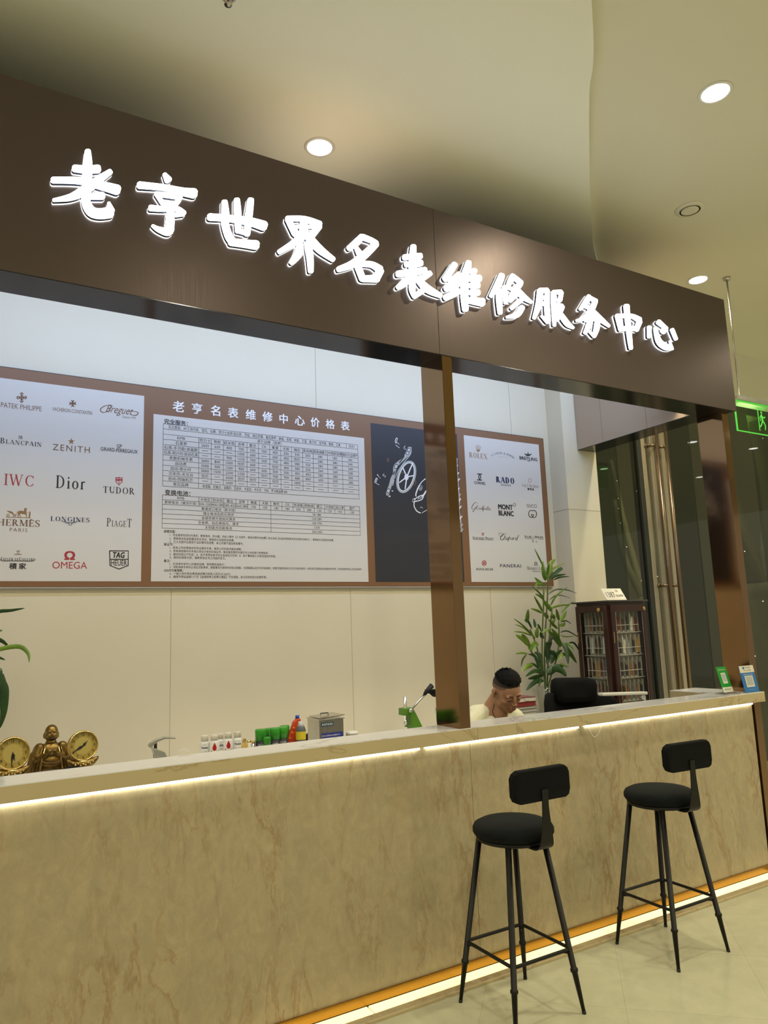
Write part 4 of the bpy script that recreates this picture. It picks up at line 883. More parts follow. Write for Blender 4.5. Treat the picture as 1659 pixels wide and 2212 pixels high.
# ================================================================== BAR STOOLS
def stool(cx, cy, rot, label, src=None):
    loc = Vector((cx, cy, 0))
    if src:
        t = src.copy(); COL.objects.link(t); t.location = loc; t['label'] = label
        for ch in src.children:
            c = ch.copy(); COL.objects.link(c); c.parent = t
        return t
    t = thing('bar_stool', label, 'stool', loc, 'black bar stools at the counter')
    for sx_ in (-1, 1):
        for sy_ in (-1, 1):
            def at(z): k = .185 - (.185 - .100) * z / .69; return (cx + sx_ * k, cy + sy_ * k, z)
            m_ = MB(BLACK); m_.tube([at(0.003), at(.16), at(.162), at(.172), at(.174), at(.69)], [.0075, .0125, .0165, .0165, .0125, .0135], 14, BLACK)
            l_ = m_.build('leg', t); m_ = MB(INK); m_.tube([at(0), at(.012)], .0085, 12, INK); f_ = m_.build('foot_cap', l_)
    k = .185 - .085 * .25 / .69 + .004; m_ = MB(BLACK); pts = []
    for ax, ay in ((1, 1), (-1, 1), (-1, -1), (1, -1)):
        for j in range(5):
            a = atan2(ay, ax) + radians(-45 + 22.5 * j); pts.append((cx + ax * (k - .025) + .025 * cos(a), cy + ay * (k - .025) + .025 * sin(a), .25))
    pts.append(pts[0]); m_.tube(pts, .0075, 10, BLACK, False)
    for ax, ay in ((1, 1), (-1, 1), (-1, -1), (1, -1)): m_.tube([(cx + ax * (k - .03), cy + ay * (k - .03), .235), (cx + ax * (k - .005), cy + ay * (k - .005), .235)], .006, 8, BLACK)
    m_.build('footrest', t)
    Rz = Matrix.Rotation(radians(rot), 3, 'Z'); cx += .014; o = Vector((cx, cy, 0))
    m_ = MB(BLACK); m_.lathe([(.0001, .685), (.160, .685), (.166, .69), (.166, .70), (.0001, .70)], (cx, cy, 0), 48, BLACK)
    for s_ in (-1, 1): m_.tube([(cx + s_ * .11, cy - .11, .684), (cx + s_ * .11, cy + .11, .684)], .008, 8, BLACK)
    m_.tube([o + Rz @ Vector((.0, -.15, .677)), o + Rz @ Vector((.0, -.15, .69))], .012, 10, BLACK)
    m_.build('seat_pan', t)
    m_ = MB(VELV); m_.lathe([(.0001, .70), (.160, .70), (.171, .706), (.179, .718), (.179, .734), (.171, .748), (.148, .759), (.10, .766), (.05, .769), (.0001, .769)], (cx, cy, 0), 56, VELV); m_.build('seat_cushion', t)
    # bent bracket
    prof = [(-.10, .681, .075), (-.18, .681, .078), (-.205, .688, .078), (-.22, .705, .074), (-.226, .74, .062), (-.229, .79, .046), (-.229, .86, .034), (-.231, .93, .034)]
    vs = []; fs = []
    for y, z, w in crom(prof, 4):
        for s_ in (-1, 1):
            for d in (0, .005): vs.append(o + Rz @ Vector((s_ * w / 2, y + (d if z > .69 else 0), z + (d if z <= .69 else 0))))
    n = len(vs) // 4
    for i in range(n - 1):
        a = i * 4; b = a + 4
        fs += [(a, a + 2, b + 2, b), (a + 1, b + 1, b + 3, a + 3), (a, b, b + 1, a + 1), (a + 2, a + 3, b + 3, b + 2)]
    m_ = MB(BLACK); m_.add(vs, fs, BLACK); m_.build('back_bracket', t)
    # padded back with clipped corners, slightly curved
    W2, H2, c_ = .156, .066, .030
    poly_ = [(-W2 + c_, -H2), (W2 - c_, -H2), (W2 - .01, -H2 + .008), (W2, -H2 + c_), (W2, H2 - c_), (W2 - .01, H2 - .012), (W2 - c_, H2), (-W2 + c_, H2), (-W2 + .01, H2 - .012), (-W2, H2 - c_), (-W2, -H2 + c_), (-W2 + .01, -H2 + .008)]
    m_ = MB(FAB); vs = []; n = len(poly_)
    for y, k in ((-.236, .94), (-.230, 1.0), (-.200, 1.0), (-.192, .93)):
        for x, z in poly_: vs.append(o + Rz @ Vector((x * k, y + x * x * .6, .948 + z * k)))
    fs = [tuple(range(n)), tuple(reversed(range(3 * n, 4 * n)))]
    for r_ in range(3):
        for i in range(n): a = r_ * n + i; b = r_ * n + (i + 1) % n; fs.append((a, a + n, b + n, b))
    m_.add(vs, fs, FAB); q = m_.build('backrest', t, .004)
    return t
st1 = stool(2.176, 2.677, -1, 'black round-seated bar stool nearest the camera, left of the other stool')
st2 = stool(3.172, 2.697, -4, 'black round-seated bar stool farther right along the counter')
# ================================================================== THINGS ON THE COUNTER
def paystand(px0, px1, base_y, lean, w, h, body, label, name):
    pass
GRN = mat('stand_green', (0.015, 0.30, 0.03), 0.35); BLU = mat('stand_blue', (0.02, 0.17, 0.50), 0.35); IVO = mat('card_ivory', (0.74, 0.70, 0.60), 0.45)
def stand(x0, x1, yb, z0, h, lean, label, draw, rotz=0.0):
    """a leaning plate from x0 to x1, bottom edge at (yb, z0), top leaning back; draw(frame function, plate)"""
    t = thing('payment_code_stand', label, 'stand', ((x0 + x1) / 2, yb, z0))
    o = Vector(((x0 + x1) / 2, yb, z0)); Mz = Matrix.Rotation(radians(rotz), 3, 'Z') @ Matrix.Rotation(-lean, 3, 'X')
    w = x1 - x0
    F = lambda x, z, d=0.0: o + Mz @ Vector((x * w - w / 2, -d, z * h))
    def plate(mb, ax, bx, az, bz, d0, d1, mt):
        q = [F(ax, az, d0), F(bx, az, d0), F(bx, bz, d0), F(ax, bz, d0), F(ax, az, d1), F(bx, az, d1), F(bx, bz, d1), F(ax, bz, d1)]
        mb.add(q, [(0, 3, 2, 1), (4, 5, 6, 7), (0, 1, 5, 4), (1, 2, 6, 5), (2, 3, 7, 6), (3, 0, 4, 7)], mt)
    draw(t, F, plate)
    return t
def draw_green(t, F, plate):
    m_ = MB(GRN); plate(m_, 0, 1, .02, 1, 0, .004, GRN); m_.build('plate', t, .0012)
    m_ = MB(IVO); plate(m_, 0, 1, .0, .20, .0041, .0048, IVO); plate(m_, .27, .73, .34, .76, .0041, .0048, IVO); plate(m_, .32, .68, .42, .72, .0048, .0050, INKG)
    m_.build('white_fields', t)
    m_ = MB(IVO); g = lambda mt, s, cx, cz, w, h, d: text(m_, s, cx, cz, 0, mt, w=w, h=h, fn=lambda a, b: F(a, b, d))
    g(IVO, '推荐使用微信支付', .5, .88, .72, .055, .0046); g(GRN, '微信支付', .60, .11, .42, .055, .0052)
    v = [F(.27 + .05 * cos(a), .11 + .03 * sin(a), .0052) for a in [2 * pi * k / 12 for k in range(12)]]; m_.add(v, [tuple(range(12))], GRN)
    m_.build('lettering', t)
    m_ = MB(ACRYL); x = t.location.x; y = t.location.y; m_.box(x - .07, x + .07, y - .02, y + .05, ZC, ZC + .008, ACRYL); m_.build('base', t, .001)
def draw_blue(t, F, plate):
    m_ = MB(BLU); plate(m_, 0, 1, 0, 1, 0, .004, BLU); m_.build('plate', t, .0012)
    m_ = MB(IVO); plate(m_, 0, 1, .74, 1, .0041, .0048, IVO); plate(m_, .22, .78, .20, .62, .0041, .0048, IVO); plate(m_, .28, .72, .26, .59, .0048, .0050, INKG); m_.build('white_fields', t)
    m_ = MB(IVO); g = lambda mt, s, cx, cz, w, h, d: text(m_, s, cx, cz, 0, mt, w=w, h=h, fn=lambda a, b: F(a, b, d))
    g(INK, '支付宝', .56, .92, .36, .055, .0052); g(INK, '扫一扫 付款', .52, .82, .48, .05, .0052); g(IVO, '推荐使用支付宝', .5, .67, .66, .05, .0047); g(IVO, '打开支付宝扫一扫', .5, .11, .5, .02, .0047)
    plate(m_, .22, .34, .87, .96, .005, .0053, BLU); m_.build('lettering', t)
    m_ = MB(IVO); x = t.location.x; y = t.location.y; m_.box(x - .077, x + .075, y - .003, y + .03, ZC, ZC + .004, IVO); m_.build('base', t, .001)
stand(4.312, 4.412, 3.07, ZC + .012, .165, radians(14), 'small green and white payment stand near the right end of the counter', draw_green)
stand(4.440, 4.590, 3.004, ZC + .004, .172, radians(10), 'blue payment stand with a white top leaning at the right end of the counter', draw_blue)
m_ = MB(WHITE); m_.box(4.30, 4.345, 3.05, 3.065, ZC, ZC + .012, ACRYL); m_.box(4.335, 4.41, 3.012, 3.03, ZC, ZC + .012, ACRYL)
tag(m_.build('sign_holder', None, .001, at=(4.35, 3.04, ZC)), 'clear plastic holder foot lying in front of the green payment stand', 'holder')
# ================================================================== THINGS ON THE BACK BENCH
ZB_ = 0.90
def clock(px, py, yy, R, rot, hands, label):
    c = yp(px, py, yy); t = thing('desk_clock', label, 'clock', (c.x, yy, ZB_), 'gold desk clocks')
    M3 = Matrix.Rotation(radians(rot), 3, 'Z') @ Matrix.Rotation(radians(82), 3, 'X')
    m_ = MB(GOLDP); m_.lathe([(R * .80, -.018), (R * .98, -.015), (R, -.005), (R * 1.0, .004), (R * .95, .012), (R * .90, .012), (R * .88, .004)], c, 56, GOLDP, M3, ends=False); m_.build('case', t)
    m_ = MB(DIAL); m_.lathe([(.0001, .003), (R * .9, .003)], c, 48, DIAL, M3, False, False); m_.lathe([(.0001, .0036), (R * .56, .0036)], c, 48, DIAL2, M3, False, False); m_.build('dial', t)
    m_ = MB(GOLDP); m_.lathe([(.0001, -.017), (R * .9, -.017)], c, 40, GOLDP, M3, False, False); m_.build('back_plate', t)
    m_ = MB(INK)
    for h_ in range(12):
        a = radians(90 - 30 * (h_ + 1)); text(m_, str(h_ + 1), R * .73 * cos(a), R * .73 * sin(a), 0, INK, h=R * .17, fn=lambda u, v: c + M3 @ Vector((u, v, .0045)))
    m_.build('numerals', t)
    m_ = MB(INK)
    for ang, ln, w in hands:
        a = radians(90 - ang); d = Vector((cos(a), sin(a))); n_ = Vector((-d.y, d.x))
        sh = [(-.15, 0), (0, .4), (.25, .9), (.5, .45), (1, 0), (.5, -.45), (.25, -.9), (0, -.4)]
        m_.add([c + M3 @ Vector((*(d * u * ln * R + n_ * v * w * R), .006)) for u, v in sh], [tuple(range(len(sh)))], INK)
    m_.build('hands', t)
    m_ = MB(GLASS); m_.lathe([(.0001, .0085), (R * .88, .0085)], c, 40, GLASS, M3, False, False); m_.build('clock_glass', t)
    # boat-shaped ingot foot
    z1 = c.z - R * .97; w = R * 1.0; m_ = MB(BRONZE); P = []; rs = []
    for i in range(17):
        u = -1 + i / 8; P.append((c.x + u * w, yy - .004, z1 - .016 + .030 * abs(u) ** 2.2)); rs.append(.0035 + .021 * (1 - abs(u) ** 2) ** .8)
    m_.tube(P, rs, 18, BRONZE); m_.ell((c.x, yy, z1 - .002), (w * .45, .026, .012), GOLDP)
    m_.box(c.x - w * .5, c.x + w * .5, yy - .022, yy + .022, ZB_, z1 - .02, BRONZE); m_.build('ingot_foot', t)
    m_ = MB(GOLDP)
    for i in range(9):
        a = -1 + i / 4; m_.ell((c.x + a * w * .62, yy - .027 + .006 * abs(a), z1 - .012 - .007 * (i % 2) + .008 * abs(a)), (.006, .004, .0045), GOLDP, None, 8, 6)
    m_.build('ingot_relief', t)
clock(179, 1611, 3.965, .0735, 10, ((45, .45, .10), (243, .88, .10)), 'round gold desk clock to the right of the bronze laughing figure')
clock(27, 1628, 3.965, .077, 10, ((165, .50, .10), (186, .86, .08)), 'round gold desk clock at the left edge of the photo, left of the bronze figure')
# bronze laughing figure
def figure():
    c = yp(109, 1640, 4.11); bx, by = c.x, 4.11; t = thing('laughing_statue', 'bronze laughing bald statue in an open robe between the two gold clocks', 'statue', (bx, by, ZB_))
    m_ = MB(BRONZE); e = lambda x, y, z, a, b, d: m_.ell((bx + x, by + y, ZB_ + z + .008), (a, b, d), BRONZE)
    def limb(pts, rs):
        for i in range(len(pts) - 1): m_.cap(Vector((bx, by, ZB_)) + Vector(pts[i]), Vector((bx, by, ZB_)) + Vector(pts[i + 1]), rs[i], rs[i + 1], BRONZE)
    e(0, 0, .262, .031, .033, .036); e(0, -.006, .243, .034, .031, .024); e(0, -.02, .232, .018, .014, .010)      # skull, cheeks, chin
    e(0, -.031, .252, .006, .008, .008); e(-.013, -.027, .247, .010, .008, .008); e(.013, -.027, .247, .010, .008, .008)
    e(-.012, -.027, .266, .010, .006, .004); e(.012, -.027, .266, .010, .006, .004)
    for s_ in (-1, 1): e(s_ * .032, .006, .245, .005, .007, .015)
    e(0, .0, .213, .026, .024, .016)
    e(0, .005, .17, .058, .040, .045); e(0, -.012, .125, .055, .048, .045); e(0, 0, .075, .060, .045, .055); e(0, 0, .03, .070, .05, .035)
    for s_ in (-1, 1):
        limb([(s_ * .052, .002, .195), (s_ * .072, -.01, .145), (s_ * .022, -.052, .168)], [.026, .023, .012])
        e(s_ * .012, -.058, .175, .013, .010, .012); e(s_ * .022, -.05, .163, .012, .01, .01)
        limb([(s_ * .070, -.005, .16), (s_ * .080, .0, .10), (s_ * .086, .005, .03)], [.028, .030, .020])
        limb([(s_ * .03, -.045, .07), (s_ * .05, -.045, .02)], [.014, .020])
    for s_ in (-1, 1):
        limb([(s_ * .056, .004, .192), (s_ * .074, .006, .15), (s_ * .082, .004, .09), (s_ * .092, .004, .03)], [.024, .022, .026, .026]); limb([(s_ * .052, -.012, .20), (s_ * .066, -.02, .16)], [.022, .022])
        limb([(s_ * .045, -.03, .135), (s_ * .062, -.028, .07), (s_ * .070, -.03, .02)], [.008, .012, .014])
    o = m_.build('body', t); r_ = o.modifiers.new('r', 'REMESH'); r_.mode = 'VOXEL'; r_.voxel_size = .0022; r_.use_smooth_shade = True
    s_ = o.modifiers.new('s', 'SMOOTH'); s_.iterations = 2
    m_ = MB(BRONZE)
    for sg in (-1, 1):
        for k in range(3):
            m_.tube([(bx + sg * (.030 + k * .012), by - .042 + k * .006, ZB_ + .205 - k * .004), (bx + sg * (.046 + k * .014), by - .048 + k * .01, ZB_ + .13), (bx + sg * (.058 + k * .016), by - .05 + k * .012, ZB_ + .02)], .0032, 8, GOLDP if k == 0 else BRONZE)
        m_.tube(crom([(bx + sg * .058, by - .03, ZB_ + .092), (bx + sg * .03, by - .052, ZB_ + .075), (bx, by - .056, ZB_ + .068)], 4), .0035, 8, GOLDP)
        m_.tube([(bx + sg * .012, by - .056, ZB_ + .058), (bx + sg * .004, by - .056, ZB_ + .030)], .004, 8, BRONZE); m_.ell((bx + sg * .008, by - .058, ZB_ + .066), (.008, .004, .005), GOLDP)
        for k in range(4): m_.tube(crom([(bx + sg * (.060 + k * .004), by - .018, ZB_ + .182 - k * .014), (bx + sg * (.082 + k * .002), by - .022, ZB_ + .15 - k * .016), (bx + sg * .08, by - .03, ZB_ + .12 - k * .018)], 3), .0022, 6, BRONZE)
    m_.build('robe_trim', t)
    m_ = MB(INKO)
    for i in range(23):
        a = radians(200 + i * 140 / 22); m_.ell((bx + .046 * cos(a), by - .050 - .012 * abs(sin(a)), ZB_ + .150 + .018 * sin(a) - .004), .0028, INKO, None, 8, 6)
    m_.build('bead_string', t)
    m_ = MB(INK); m_.ell((bx, by - .0345, ZB_ + .2395), (.0105, .005, .006), INK); m_.ell((bx - .012, by - .0315, ZB_ + .2585), (.006, .003, .0014), INK); m_.ell((bx + .012, by - .0315, ZB_ + .2585), (.006, .003, .0014), INK); m_.build('face_detail', t)
figure()
# grey cloth-like pouch in front of the statue
c = yp(120, 1662, 3.86)
m_ = MB(mat('grey_brown_leather', (0.10, 0.085, 0.075), .5)); m_.ell((c.x - .03, 3.86, ZB_ + .095), (.14, .045, .030), None); m_.ell((c.x + .07, 3.86, ZB_ + .10), (.07, .045, .030), FAB)
m_.box(c.x - .12, c.x + .10, 3.825, 3.895, ZB_, ZB_ + .09, FAB)
tag(m_.build('desk_bag', None, .004, at=(c.x, 3.86, ZB_)), 'dark grey bag standing in front of the bronze statue behind the counter', 'bag')
# tap
c = yp(345, 1620, 4.1); t = thing('tap', 'brushed lever tap standing at the bench sink left of the spray cans', 'tap', (c.x, 4.1, ZB_))
TAPM = mat('brushed_nickel', (0.50, 0.50, 0.44), 0.32, .7)
P_ = lambda px, py, y=4.1: yp(px, py, y)
m_ = MB(TAPM); b = P_(352, 1640)
m_.prism([(P_(*q).x, P_(*q).z) for q in ((333, 1642), (331, 1627), (327, 1617), (335, 1616), (354, 1623), (359, 1632), (360, 1660), (341, 1660), (342, 1642))][::-1], 4.08, 4.12, TAPM); m_.box(P_(341, 1650).x, P_(360, 1650).x, 4.08, 4.12, ZB_, P_(350, 1655).z, TAPM); m_.build('body', t, .003)
m_ = MB(TAPM); m_.prism([(P_(*q).x, P_(*q).z) for q in ((320, 1611), (324, 1604), (335, 1598), (354, 1591), (378, 1593), (378, 1596), (356, 1596), (340, 1602), (331, 1609), (326, 1616), (321, 1614))], 4.085, 4.115, TAPM); m_.build('lever', t, .002)
m_ = MB(INK); a = P_(336, 1605); b2 = P_(336, 1618); m_.tube([a, b2], .008, 12, INK); m_.build('cartridge', t)
m_ = MB(STEEL); m_.tube([P_(334, 1630), P_(334, 1642)], .009, 12, STEEL); m_.build('aerator', t)
m_ = MB(GLASS)
m_.tube(crom([tuple(P_(386, 1632)), tuple(P_(388, 1623)), tuple(P_(398, 1618)), tuple(P_(408, 1624)), tuple(P_(409, 1636)), (P_(402, 1642).x, 4.1, ZB_ + .002)], 5), .0022, 8, WHITE)
tag(m_.build('thin_hose', None, at=tuple(P_(398, 1640))), 'thin clear hose loop standing between the tap and the spray cans', 'hose')
# spray cans and small bottles
def can(px, ptop, yy, r, h_cap, label, kind, mark, src=None):
    p = yp(px, ptop, yy); H = p.z - ZB_
    t = thing('spray_can', label, 'spray can', (p.x, yy, ZB_), 'white spray cans' if kind == 'w' else 'green capped cans')
    x, y = p.x, yy
    body_c = WHITE if kind == 'w' else INK; capm = IVO if kind == 'w' else GCAP
    m_ = MB(body_c); m_.lathe([(.0001, 0), (r * .96, 0), (r, .004), (r, H - h_cap - .012), (r * .72, H - h_cap)] if kind == 'w' else [(.0001, 0), (r * .96, 0), (r, .004), (r, H - h_cap)], (x, y, ZB_), 32, body_c); m_.build('body', t)
    m_ = MB(capm); rc = r * .72 if kind == 'w' else r * 1.03
    m_.lathe([(rc, H - h_cap), (rc, H - .004), (rc * .9, H), (.0001, H)], (x, y, ZB_), 32, capm); m_.build('cap', t)
    m_ = MB(INK)
    cyl = lambda u, v: (x + (r + .0006) * sin(u / r - .25), y - (r + .0006) * cos(u / r - .25), ZB_ + v)
    if kind == 'w':
        if mark == 'drop':
            pts = [(0, .045), (.006, .032), (.0115, .018), (.009, .006), (0, .001), (-.009, .006), (-.0115, .018), (-.006, .032)]
            zz = H - h_cap - .052
            m_.add([cyl(a, zz + b) for a, b in pts], [tuple(reversed(range(8)))], REDD)
            text(m_, 'A', -.016, zz - .004, 0, INK, h=.016, fn=cyl); text(m_, 'V', .016, zz - .004, 0, INK, h=.016, fn=cyl); text(m_, '▪▪', 0, zz - .02, 0, INK, h=.008, fn=cyl)
        else:
            zz = H - h_cap - .030
            text(m_, 'Precision', 0, zz, 0, INKN, w=.034, h=.011, bold=.03, fn=cyl); text(m_, '表油清洗', 0, zz + .014, 0, INKG, w=.022, h=.006, fn=cyl); text(m_, 'CLEANER', 0, zz - .02, 0, INKG, w=.024, h=.006, fn=cyl); text(m_, 'quick dry', 0, zz - .034, 0, INKG, w=.024, h=.005, fn=cyl)
    else:
        zz = H - h_cap - .02; text(m_, mark, 0, zz, 0, INKW, w=.034, h=.008, fn=cyl); text(m_, '▬▬▬', 0, zz - .015, 0, INKG, w=.03, h=.003, fn=cyl); text(m_, '450 ml', 0, zz - .028, 0, INKG, w=.02, h=.006, fn=cyl)
    m_.build('print', t)
    return t
GCAP = mat('green_cap', (0.035, 0.30, 0.02), 0.3); REDD = mat('red_print', (0.50, 0.01, 0.015), .4)
can(442, 1588, 4.03, .027, .032, 'white spray can at the left end of the row on the bench', 'w', 't')
can(476, 1584, 4.08, .025, .030, 'white spray can between the two red-drop cans, set slightly back', 'w', 't')
can(463, 1587, 3.99, .027, .030, 'white spray can with a red drop, second from the left of the row', 'w', 'drop')
can(493, 1582, 4.0, .027, .032, 'white spray can with a red drop, fourth from the left of the row', 'w', 'drop')
can(513, 1580, 4.02, .027, .032, 'white spray can at the right end of the white row, beside the small bottles', 'w', 't')
# little bottles
def bottle(name, px, ptop, yy, prof, mats_, label, cat='bottle'):
    p = yp(px, ptop, yy); t = thing(name, label, cat, (p.x, yy, ZB_)); H = p.z - ZB_
    for nm, mt, pr in prof: m_ = MB(mt); m_.lathe([(r, H + z if z <= 0 and z > -.3 and not (z == 0 and r == 0) else z) for r, z in pr], (p.x, yy, ZB_), 28, mt); m_.build(nm, t)
    return t
AMB = mat('pale_amber_liquid', (0.62, 0.42, 0.12), .1)
bottle('oil_bottle', 528, 1595, 4.0, [('body', AMB, [(.0001, -.12), (.017, -.12), (.017, -.03), (.008, -.022), (.008, -.016)]), ('gold_stopper', GOLDP, [(.010, -.016), (.011, -.008), (.006, -.004), (.009, -.001), (.0001, 0)])], 0, 'small amber bottle with a gold stopper right of the white cans')
bottle('oil_bottle', 538, 1599, 4.0, [('body', IVO, [(.0001, -.11), (.013, -.11), (.013, -.012)]), ('cap', GOLDP, [(.012, -.012), (.012, -.001), (.0001, 0)])], 0, 'small cream bottle between the amber bottle and the thin metal tube')
bottle('oil_tube', 547, 1600, 4.0, [('body', STEEL, [(.0001, -.11), (.009, -.11), (.009, -.014)]), ('cap', GOLDP, [(.0095, -.014), (.0095, -.001), (.0001, 0)])], 0, 'thin metal tube between the cream bottle and the green-capped cans', 'tube')
can(563, 1575, 4.0, .030, .062, 'black can with a tall green cap at the left of its row', 'g', 'SILICONE')
can(580, 1573, 4.09, .026, .060, 'green-capped can standing behind and between the two left cans of its row', 'g', 'SPRAY')
can(593, 1572, 3.99, .030, .062, 'black can with a green cap in the middle of its row', 'g', 'CLEANING')
can(610, 1570, 4.0, .029, .060, 'black can with a green cap at the right end of its row', 'g', 'POLISH')
can(615, 1567, 4.09, .027, .060, 'green-capped can standing behind the rightmost can of its row', 'g', 'SPRAY')
can(577, 1592, 3.94, .0195, .045, 'small can with a short green cap in front of the green-capped row', 'g', 'OIL')
# orange squeeze pack, yellow bottle
ORG = mat('orange_plastic', (0.62, 0.07, 0.02), .35); YEL = mat('yellow_label', (0.70, 0.55, 0.03), .4); BLUC = mat('blue_cap', (0.02, 0.06, 0.40), .35)
def Pp(q, y): p = yp(q[0], q[1], y); return (p.x, p.z)
t = thing('orange_pack', 'orange flat bottle with a blue cap leaning beside the yellow bottle', 'bottle', (yp(634, 1590, 4.04).x, 4.04, ZB_))
m_ = MB(ORG); m_.prism([Pp(q, 4.04) for q in ((618, 1625), (634, 1622), (652, 1570), (651, 1552), (643, 1552), (636, 1560), (626, 1590))], 4.045, 4.075, ORG); m_.build('body', t, .006)
m_ = MB(mat('orange_relief', (0.75, 0.16, 0.03), .3))
for q in ((626, 1608), (630, 1596), (635, 1584), (628, 1615), (638, 1574)): p = Pp(q, 4.02); m_.ell((p[0], 4.044, p[1]), (.009, .003, .007), None)
m_.build('relief', t)
m_ = MB(BLUC); p = yp(646, 1549, 4.035); m_.tube([(p.x, 4.06, p.z - .012), (p.x, 4.06, p.z + .008)], .012, 18, BLUC); m_.build('cap', t)
t = thing('cleaner_bottle', 'grey-topped bottle with a yellow label between the orange pack and the steel box', 'bottle', (yp(650, 1590, 4.0).x, 4.0, ZB_))
p = yp(650, 1558, 4.0); H = p.z - ZB_; x = yp(650, 1590, 4.0).x
m_ = MB(INKG); m_.lathe([(.0001, 0), (.028, 0), (.029, .01), (.029, H - .05), (.022, H - .03), (.013, H - .018), (.012, H - .014)], (x, 4.0, ZB_), 30, mat('grey_plastic', (.10, .11, .12), .4)); m_.build('body', t)
m_ = MB(YEL); m_.lathe([(.0295, H - .10), (.0295, H - .055)], (x, 4.0, ZB_), 30, YEL, ends=False); m_.build('yellow_label', t)
m_ = MB(INKW); m_.lathe([(.023, H - .034), (.0145, H - .016), (.014, H - .001), (.0001, H)], (x, 4.0, ZB_), 26, mat('pale_grey_cap', (.55, .57, .58), .4)); m_.build('cap', t)
# crumpled black pouch
t = bpy.data.objects; m_ = MB(FAB); p = yp(670, 1598, 4.18)
for i in range(7): m_.ell((p.x + (i - 3) * .008, 4.20 + random.uniform(-.01, .01), ZB_ + .05 + random.uniform(-.01, .04)), (.03, .03, .05), FAB, None, 10, 7)
tag(m_.build('black_pouch', None, at=(p.x, 4.20, ZB_)), 'crumpled black pouch behind the yellow bottle, left of the steel box', 'pouch')
# ultrasonic bath
xa = yp(690, 1560, 3.96).x; xb = yp(742, 1555, 3.96).x; zt_ = yp(690, 1557, 3.96).z
t = thing('ultrasonic_bath', 'brushed steel cleaning bath with a blue front label on the bench', 'cleaning bath', ((xa + xb) / 2, 4.05, ZB_))
m_ = MB(BRUSHST); m_.box(xa, xb, 3.96, 4.13, ZB_ + .008, zt_, BRUSHST); m_.box(xa + .01, xa + .03, 3.97, 3.99, ZB_, ZB_ + .01, INK); m_.box(xb - .03, xb - .01, 3.97, 3.99, ZB_, ZB_ + .01, INK); m_.build('case', t, .003)
m_ = MB(STEEL); m_.box(xa - .006, xb + .006, 3.953, 4.137, zt_, zt_ + .007, STEEL); m_.build('rim', t, .002)
m_ = MB(STEEL); m_.rbox(((xa + xb) / 2 + .01, 4.045, zt_ + .016), (xb - xa, .17, .004), Matrix.Rotation(radians(-3), 3, 'Y'), STEEL); m_.tube([(xa + .05, 4.05, zt_ + .02), (xa + .05, 4.05, zt_ + .03), (xa + .10, 4.05, zt_ + .03), (xa + .10, 4.05, zt_ + .02)], .003, 8, INK); m_.build('lid', t)
w = xb - xa; LBLU = mat('label_blue', (.035, .045, .26), .4)
m_ = MB(LBLU); m_.box(xa + .012, xb - .006, 3.958, 3.9596, ZB_ + .06, ZB_ + .135, LBLU); m_.box(xa + .01, xa + .09, 3.958, 3.9596, zt_ - .036, zt_ - .012, mat('label_slate', (.05, .09, .13), .4)); m_.build('label', t)
m_ = MB(INKW); text(m_, 'DIGITAL ULTRASONIC CLEANER', (xa + xb) / 2 - .02, ZB_ + .12, 3.9575, INKW, w=w * .6, h=.008); text(m_, '● 180 W', xb - .04, ZB_ + .12, 3.9575, INKW, w=w * .18, h=.007)
for i in range(4): m_.box(xa + .03 + i * .036, xa + .05 + i * .036, 3.957, 3.9578, ZB_ + .098, ZB_ + .103, INKW)
text(m_, '◉ 超声波清洗', xa + .05, zt_ - .024, 3.9575, INKW, w=.068, h=.012); m_.build('lettering', t)
# jar
p = yp(760, 1580, 4.0); t = thing('small_jar', 'small squat jar with a brown band and white lid right of the steel box', 'jar', (p.x, 4.0, ZB_)); H = p.z - ZB_
m_ = MB(IVO); m_.lathe([(.0001, 0), (.034, 0), (.036, .005), (.036, H - .016)], (p.x, 4.0, ZB_), 30, mat('tan_band', (.42, .26, .13), .5)); m_.build('body', t)
m_ = MB(WHITE); m_.lathe([(.037, H - .014), (.037, H - .003), (.033, H), (.0001, H)], (p.x, 4.0, ZB_), 30, WHITE); m_.build('lid', t)
# arbor press
yq = 4.05; Q = lambda px, py, y=yq: yp(px, py, y)
t = thing('arbor_press', 'green hand lever press with a steel lever on the bench left of the bronze post', 'press', (Q(885, 1570).x, yq, ZB_))
m_ = MB(GREEN); m_.prism([(Q(*q).x, Q(*q).z) for q in ((866, 1530), (886, 1527), (894, 1541), (908, 1570), (916, 1590), (886, 1590), (882, 1546), (866, 1545))][::-1], yq - .03, yq + .03, GREEN)
m_.box(Q(868, 1590).x, Q(930, 1590).x, yq - .06, yq + .06, ZB_, ZB_ + .03, GREEN); m_.box(Q(886, 1590).x, Q(917, 1590).x, yq - .03, yq + .03, ZB_ + .03, Q(900, 1585).z, GREEN); m_.build('frame', t, .003)
m_ = MB(CHROME); m_.tube([Q(874, 1505), Q(877, 1570)], .0105, 16, CHROME); m_.tube([Q(876, 1560), Q(877, 1566)], .015, 14, CHROME); m_.build('ram', t)
m_ = MB(CHROME); m_.tube([Q(886, 1536, yq - .04), Q(919, 1498, yq - .04)], .0075, 14, CHROME); m_.ell(Q(887, 1535, yq - .04), .014, CHROME); m_.tube([Q(888, 1535, yq - .04), Q(888, 1535, yq + .01)], .012, 12, CHROME); m_.build('lever', t)
m_ = MB(INK); m_.tube([Q(917, 1500, yq - .04), Q(925, 1489, yq - .04), Q(933, 1481, yq - .04)], [.011, .014, .018], 14, INK); m_.build('grip', t)
t = thing('bench_drill', 'black bench drill head mostly hidden behind the bronze post', 'drill', (Q(955, 1540).x, 4.12, ZB_)); y = 4.12
